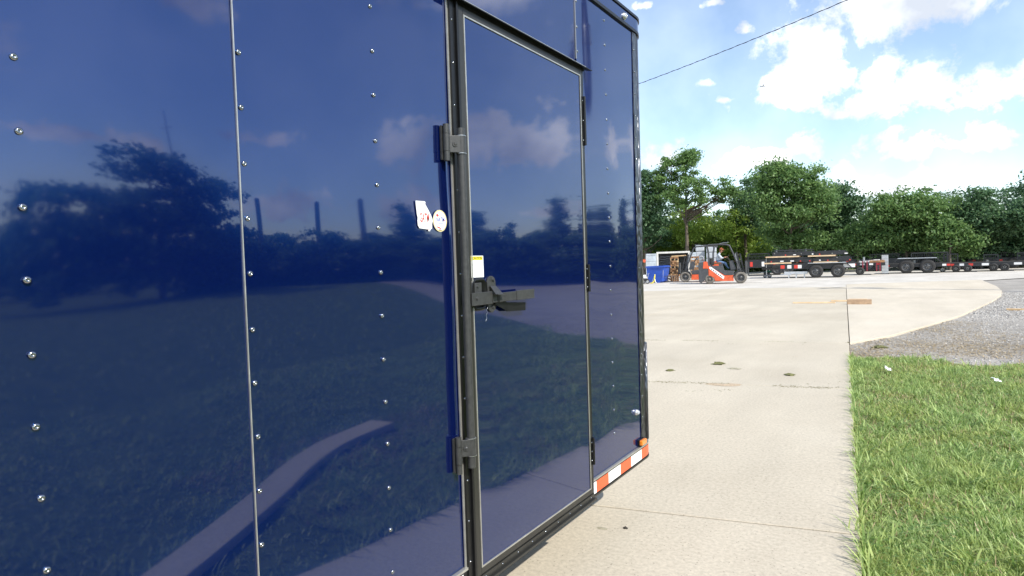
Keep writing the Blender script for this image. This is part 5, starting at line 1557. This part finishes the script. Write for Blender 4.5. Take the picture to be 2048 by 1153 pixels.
def frame_load(label, F, px0, px1, base, h, seed, top_rail=True, boards='fresh'):
    """bare trailer frame stacked on the flatbed: rails, planks, lights"""
    rg = random.Random(seed); t = thing('trailer_frame', label, 'trailer frame', (F.loc.x, F.loc.y, F.loc.z + base), F.rz, 'frames stacked on the loaded trailer')
    xa, xb = F.X(px0), F.X(px1)
    for y in (.05, 1.85): MB().box(xa, xb, y, y + .09, .085, .085 + h * .55).build('side_rail', M['frame_black'], t)
    if top_rail:
        for y in (.06, 1.86): MB().box(xa + .1, xb - .1, y, y + .06, h - .07, h).build('top_rail', M['frame_black'], t)
        k = xa + .15
        while k < xb - .1:
            MB().box(k, k + .06, .061, .119, .085 + h * .55, h - .071).build('upright', M['frame_black'], t); k += .55
    mb = MB(); k = xa + .05
    while k < xb: mb.box(k, k + .06, .141, 1.849, .10, .085 + h * .5); k += .5
    mb.build('cross_members', M['frame_black'], t)
    for q in range(3):
        L_ = rg.uniform(.55, .95) * (xb - xa); x0_ = xa - rg.uniform(.0, .5); MB().box(x0_, x0_ + L_, -.02 + q * .7, .26 + q * .7, .002, .080).build('dunnage_board', M['paleboard'] if q == 0 and boards == 'fresh' else M['lumber'], t)
    for k in range(max(3, int((xb - xa) / .45))):
        x = xa + .2 + k * (xb - xa - .4) / max(1, int((xb - xa) / .45) - 1) + rg.uniform(-.08, .08); z = .10 + rg.uniform(.1, .9) * (h - .14)
        ty_ = rg.random()
        if ty_ < .4: MB().box(x, x + .07, .028, .049, .10, .17).build('marker_light', M['red'], t)
        elif ty_ < .8: MB().box(x, x + rg.uniform(.06, .22), .028, .049, .12, .12 + rg.uniform(.05, .09)).build('white_tape', M['tape_white'], t)
        else: MB().cyl((x, .05, z), (x, .02, z), .035, n=10).build('round_lamp', M['chrome'], t)
    for k in range(3):
        x = xa + rg.uniform(.1, .9) * (xb - xa); MB().cyl((x, .25, .085), (x, .25, h + .02), .03, n=8).build('jack_post', M['steel'] if k else M['frame_black'], t)
    return t


h1 = FA.Z(1600, 514.5) - za; h2 = FA.Z(1600, 499) - FA.Z(1600, 514.5)
frame_load('lower left trailer frame stacked on the loaded flatbed', FA, c3(360), c3(1000), za + .005, h1 - .01, 3)
frame_load('lower right trailer frame stacked on the loaded flatbed', FA, c3(1030), c3(1560), za + .005, h1 - .02, 4)
frame_load('upper left trailer frame on top of the loaded flatbed', FA, c3(420), c3(1040), za + h1, h2, 5)
frame_load('upper right trailer frame on top of the loaded flatbed', FA, c3(1050), c3(1500), za + h1 - .01, h2 * .72, 6)
FG = Frame(1536, 556); t = thing('covered_generator', 'small frame with a dark green tarp in front of the loaded flatbed', 'generator', FG.loc, FG.rz)
gs = FG.sc; MB().box(-8 * gs, 4 * gs, .0, .5, .12, 11 * gs).build('engine_block', M['frame_black'], t, bevel=.03); MB().prism([(-6 * gs, -.02, 11.2 * gs), (7 * gs, -.02, 11.2 * gs), (6 * gs, -.02, 13.5 * gs), (1 * gs, -.02, 15 * gs), (-4 * gs, -.02, 13 * gs)], (0, .55, 0)).build('tarp', M['green'], t, bevel=.05)
for x in (-5, 3): wheel(t, x * gs, -.02, .13, .13, .1, 'y', 'rubber', 'steel', out=-1, n=14)
MB().cyl((-13 * gs, .1, 10 * gs), (-7.9 * gs, .2, 9.5 * gs), .03, n=7).build('pull_bar', M['steel'], t)
for x in (-7.5, 3.2): MB().box(x * gs, x * gs + .05, .1, .4, 0, .121).build('foot', M['frame_black'], t)
FB_ = Frame(1735, 550.5)
tb, zb3 = flatbed('small black trailer with red upright stakes beside the loaded flatbed', FB_, 1704, 1766, 526, 6, [1722], 8.0, [(1707, 1715, 'r'), (1722, 1730, 'w'), (1738, 1745, 'w'), (1750, 1757, 'r')], fender=False, y0=.3)
for k, px in enumerate((1727, 1734.5, 1751, 1757)):
    MB().box(FB_.X(px) - .035, FB_.X(px) + .035, .22, .29, .25, zb3 + (.12 if k < 2 else .02)).build('stake', M['maroon'], tb)
for k, (pa_, pb_, py_) in enumerate(((1722, 1729, 521), (1731, 1738, 520), (1738, 1746, 522), (1746, 1757, 520))):
    MB().box(FB_.X(pa_), FB_.X(pb_), .35, .42, zb3 + .02, zb3 + .1 + .03 * k).build('tape_plate', M['tape_white'], tb)
MB().box(FB_.X(1739), FB_.X(1765), .3, 1.9, zb3 + .001, zb3 + .14).build('timber_load', M['lumber'], tb)
MB().cyl((FB_.X(1729), .5, zb3), (FB_.X(1729), .5, zb3 + .36), .06, n=10).build('jack', M['steel'], tb)
FGt = Frame(1770, 548.5); t = thing('steel_ramp', 'grey steel loading ramp standing upright left of the empty tandem trailer', 'ramp', FGt.loc, FGt.rz)
MB().box(FGt.X(1764.5), FGt.X(1776), 0, .06, .05, FGt.Z(1770, 510.5)).build('ramp_plate', M['galv'], t); MB().box(FGt.X(1764), FGt.X(1777), -.03, .5, 0, .05).build('ramp_foot', M['frame_black'], t)
for k in range(6): MB().box(FGt.X(1764.5), FGt.X(1776), -.02, -.001, .2 + k * .2, .24 + k * .2).build('ramp_bar', M['steel'], t)
FCx = Frame(1835, 546.8); c4_ = lambda cx: 1750 + cx / 6.872
flatbed('empty black tandem trailer with pale fender edge and upright ramp gate', FCx, c4_(190), c4_(960), 527.5, 7, [1816.2, 1851.9], 13.6, [(c4_(215), c4_(255), 'r'), (c4_(865), c4_(910), 'w'), (c4_(915), c4_(955), 'r')], gates=((c4_(515), c4_(938), 506, 1.6),))
FDx = Frame(1925, 544.5)
flatbed('low black trailer with red and white tape right of the empty tandem', FDx, c4_(965), c4_(1500), 525.5, 8, [c4_(1130), c4_(1260)], 7.5, [(c4_(1010), c4_(1055), 'w'), (c4_(1060), c4_(1110), 'r'), (c4_(1170), c4_(1220), 'w'), (c4_(1270), c4_(1320), 'r'), (c4_(1415), c4_(1490), 'w')], gates=((c4_(985), c4_(1148), 509, 1.8),), fender=False)
FEx = Frame(1995, 542.5)
flatbed('long low black trailer with low ramp gate near the right edge', FEx, c4_(1520), c4_(1980), 523.5, 8, [c4_(1640), c4_(1760)], 8.0, [(c4_(1860), c4_(1945), 'w'), (c4_(1560), c4_(1600), 'w')], gates=((c4_(1530), c4_(1690), 510, 1.8),), fender=False)
FFx = Frame(2060, 540.5)
flatbed('black trailer with tall ramp gate cut off by the right edge', FFx, c4_(1990), c4_(2560), 521.5, 8, [2110, 2140], 12, [(c4_(2020), c4_(2060), 'w'), (c4_(2100), c4_(2150), 'r')], gates=((c4_(1995), c4_(2300), 506, 1.6),))
FHx = Frame(1905, 543, 58)
flatbed('black trailer in the back row with long mesh side above the low trailer', FHx, 1870, 2015, 521, 6, [1935, 1965], 11, [], gates=((1925, 1995, 511, .5), (1880, 1918, 512, .5)))
for (pa_, pb_, dk, rl, dd, gts, lb) in ((1496, 1625, 519, 16, 50, ((1500, 1540, 508, .3),), 'dark trailer added to fill the shadow between forklift and loaded flatbed'), (1690, 1800, 518, 13, 55, ((1695, 1728, 508, .3), (1740, 1790, 509, .3)), 'dark trailer added to fill the shade behind the red staked trailer'),
                                        (1800, 1905, 517, 12, 57, ((1812, 1850, 507, .3), (1855, 1895, 508, .3)), 'dark trailer added to fill the shade behind the empty tandem trailer'), (1955, 2120, 515, 13, 57, ((1960, 2000, 506, .3), (2010, 2050, 505, .3), (2060, 2100, 504, .3)), 'dark trailer added to fill the shade at the right edge')):
    Fq = Frame((pa_ + pb_) / 2, 0, dd)  # added back-row trailers, their dark bulk stands in for shade under the trees
    flatbed(lb, Fq, pa_, pb_, dk, rl, [pa_ + (pb_ - pa_) * .45, pa_ + (pb_ - pa_) * .6], 11, [(pa_ + 8 + 22 * k, pa_ + 13 + 22 * k, 'rw'[k % 2]) for k in range(3)], gates=gts, fender=False)
# spare wheel and small white lamps lying along the row
for px, py, lb in ((1885.5, 544.6, 'grey spare wheel standing at the right end of the empty tandem trailer'),):
    Fs = Frame(px, py); t = thing('spare_wheel', lb, 'wheel', (Fs.loc.x, Fs.loc.y, Fs.loc.z), Fs.rz); wheel(t, 0, -.15, 5.2 * Fs.sc, 5.2 * Fs.sc, .18, 'y', 'dusty', 'steel', out=-1, n=20)

# ---- boards on the concrete
def board_px(name, label, a, b, w, h, m, z=0.0):
    A_, B_ = gp(*a, z), gp(*b, z); d = (B_ - A_); L_ = d.length
    o = MB().box(-L_ / 2, L_ / 2, -w / 2, w / 2, 0, h).build(name, M[m], bevel=.004); o.location = ((A_.x + B_.x) / 2, (A_.y + B_.y) / 2, z + .001); o.rotation_euler = (0, 0, math.atan2(d.y, d.x))
    return tag(o, label, 'board', 'timber lying on the concrete')


BF = Frame(1660, 606)
def flat_board(name, label, px0, px1, py, w, h, m, yaw=0.0, z=.002):
    F_ = Frame((px0 + px1) / 2, py); L_ = (px1 - px0) * F_.sc
    o = MB().box(-L_ / 2, L_ / 2, -w / 2, w / 2, 0, h).build(name, M[m], bevel=.004); o.location = (F_.loc.x, F_.loc.y, z); o.rotation_euler = (0, 0, F_.rz + yaw)
    return tag(o, label, 'board', 'timber lying on the concrete')


flat_board('thin_board', 'long thin pale board lying on the concrete left of the timber block', 1589, 1666, 607.0, .09, .035, 'paleboard', .06)
flat_board('thin_board', 'short thin pale board between the long board and the timber block', 1664, 1697, 603.5, .09, .04, 'paleboard', .05)
flat_board('thin_board', 'thin pale board lying just behind the timber block', 1700, 1732, 600.5, .09, .035, 'paleboard', .02)
flat_board('timber_block', 'thick grey brown timber block lying on the cream apron', 1697, 1740, 609.0, .14, .13, 'block', .03, .005)
flat_board('thin_board', 'yellow board on the gravel at the right edge of the photo', 2020, 2075, 618.5, .09, .04, 'fresh', .04, -.033)

# ---- litter
def blob(name, label, cat, px, py, r, h, m, seed, group=None, z=0.0, sx=1.0):
    rg = random.Random(seed); p = gp(px, py, z); mb = MB(); n = 11; rings = []
    for j, (k, zz) in enumerate(((1.0, 0), (.95, .45), (.6, .9), (.2, 1.0))):
        for i in range(n):
            a = 2 * math.pi * i / n; q = r * k * rg.uniform(.35, 1.15); rings.append((q * math.cos(a) * sx, q * math.sin(a), h * zz * rg.uniform(.7, 1.2)))
    mb.add(rings, [(j * n + i, j * n + (i + 1) % n, (j + 1) * n + (i + 1) % n, (j + 1) * n + i) for j in range(3) for i in range(n)] + [tuple(3 * n + i for i in range(n))])
    o = mb.build(name, M[m]); o.location = (p.x, p.y, z + .0005); o.rotation_euler = (0, 0, rg.uniform(-.4, .4) + YAW * .9)
    return tag(o, label, cat, group)


M['clod'] = mat('dry_grass_clod', (0.13, 0.13, 0.05), rough=1, var=.4, scale=60); M['tan'] = mat('sawdust', (0.44, 0.34, 0.23), rough=1, var=.25, scale=70); M['mud'] = mat('dark_clod', (0.045, 0.04, 0.033), rough=1, var=.3, scale=60)
M['wilt'] = mat('withered_leaf', (0.34, 0.31, 0.22), rough=.8, var=.2, scale=60)
G1 = 'clods on the concrete'
blob('grass_clod', 'largest green brown grass clod on the concrete drive', 'clod', 1436, 729, .075, .03, 'clod', 1, G1, sx=1.3)
blob('grass_clod', 'small green clod close to the trailer front', 'clod', 1340, 742, .05, .018, 'clod', 2, G1, sx=1.4)
blob('grass_clod', 'flat pale clod right of the largest clod', 'clod', 1470, 738, .06, .01, 'wilt', 3, G1, sx=1.5)
blob('grass_clod', 'green brown clod nearest the lawn edge', 'clod', 1580, 751, .055, .022, 'clod', 4, G1, sx=1.3)
blob('sawdust_heap', 'thin tan patch of sawdust on the concrete drive', 'sawdust', 1448, 770, .10, .004, 'tan', 5, sx=2.0)
blob('dark_clod', 'small dark clod on the near concrete slab', 'clod', 1251, 1057.5, .013, .010, 'mud', 6, G1)
blob('dry_leaf', 'withered grey leaf on the near concrete slab', 'leaf', 1203, 1057, .018, .002, 'wilt', 7, sx=2.0)
blob('clump_of_soil', 'brown clump of soil on the gravel behind the lawn corner', 'clod', 1760, 697, .10, .04, 'clod', 8, G1, z=-.034, sx=1.3)
for i in range(60):
    pass
for px, py, lb, sd in ((1773, 740, 'crumpled white paper scrap on the grass near the drive edge', 9), (1988, 763, 'crumpled white paper scrap on the grass at the right edge', 10)):
    rg = random.Random(sd); p = gp(px, py, .03); mb = MB(); n = 5
    vs = [((i - 2) * .022, (j - 1.5) * .02, .05 + rg.uniform(-.012, .016)) for i in range(n) for j in range(4)]
    mb.add(vs, [(i * 4 + j, (i + 1) * 4 + j, (i + 1) * 4 + j + 1, i * 4 + j + 1) for i in range(n - 1) for j in range(3)])
    o = mb.build('paper_scrap', M['white']); so = o.modifiers.new('thick', 'SOLIDIFY'); so.thickness = .003
    o.location = (p.x, p.y, 0); o.rotation_euler = (.3, -.2, rg.uniform(0, 3)); tag(o, lb, 'paper', 'paper scraps on the lawn')
# grit on the concrete, and dirt gathered along the joints
V = []
for _ in range(2600):
    k = 4 if _ % 3 else 5; x = RNG.uniform(-3.2, .75); y = row_y(k, x) + RNG.normal() * .035 + (.45 if _ % 7 == 0 else 0) * math.sin(x * 1.7); x = min(x, edge(y) - .02)
    if noise2(np.array([[x + 9, y]]), 3.0, 21)[0] < .5: continue
    s = RNG.uniform(.002, .008); a = RNG.uniform(0, 6.28); d = np.array([math.cos(a), math.sin(a), 0]) * s * 1.6; e_ = np.array([-math.sin(a), math.cos(a), 0]) * s * .5; p_ = np.array([x, y, .001]); q_ = np.array([0, 0, s * .5])
    V += [p_ - d, p_ - e_, p_ + q_, p_ + q_, p_ + d, p_ + e_, p_ + q_, p_ + q_]
o = link('joint_dirt', np_mesh('joint_dirt', np.array(V), 4, M['clod'])); kind(o, 'stuff'); tag(o, 'brown dirt and clippings gathered along the concrete joints', 'dirt')
V = []
for _ in range(1500):
    y = RNG.uniform(2.4, 14); x = edge(y) - RNG.uniform(.0, 4.2) ** 1.0; s = RNG.uniform(.001, .0045); a = RNG.uniform(0, 6.28)
    d = np.array([math.cos(a), math.sin(a), 0]) * s; e_ = np.array([-math.sin(a), math.cos(a), 0]) * s * .7; p_ = np.array([x, y, .0008]); q_ = np.array([0, 0, s * .7])
    V += [p_ - d, p_ - e_, p_ + q_, p_ + q_, p_ + d, p_ + e_, p_ + q_, p_ + q_]
o = link('grit', np_mesh('grit', np.array(V), 4, M['stone'])); kind(o, 'stuff'); tag(o, 'fine grit scattered over the concrete drive', 'grit')
# distant airliner
da = ray(1527, 172); da = da / np.linalg.norm(da); pp = Vector(CAM + da * 900)
t = thing('airplane', 'tiny white airplane below the big cloud', 'airplane', pp, math.radians(20)); 
MB().lathe([(.05, -4.5), (.9, -3.8), (1.1, -1), (1.0, 2), (.3, 4.5), (.02, 4.7)], axis='x', n=10).build('fuselage', M['white'], t); MB().prism([(-.8, -4, .6), (.6, -4, .6), (.9, 4, .6), (-.8, 4, .6)], (0, 0, .12)).build('wing', M['white'], t); MB().prism([(3.4, 0, .3), (4.5, 0, .3), (4.8, 0, 2.0), (4.1, 0, 2.0)], (0, .12, 0)).build('tail_fin', M['white'], t)
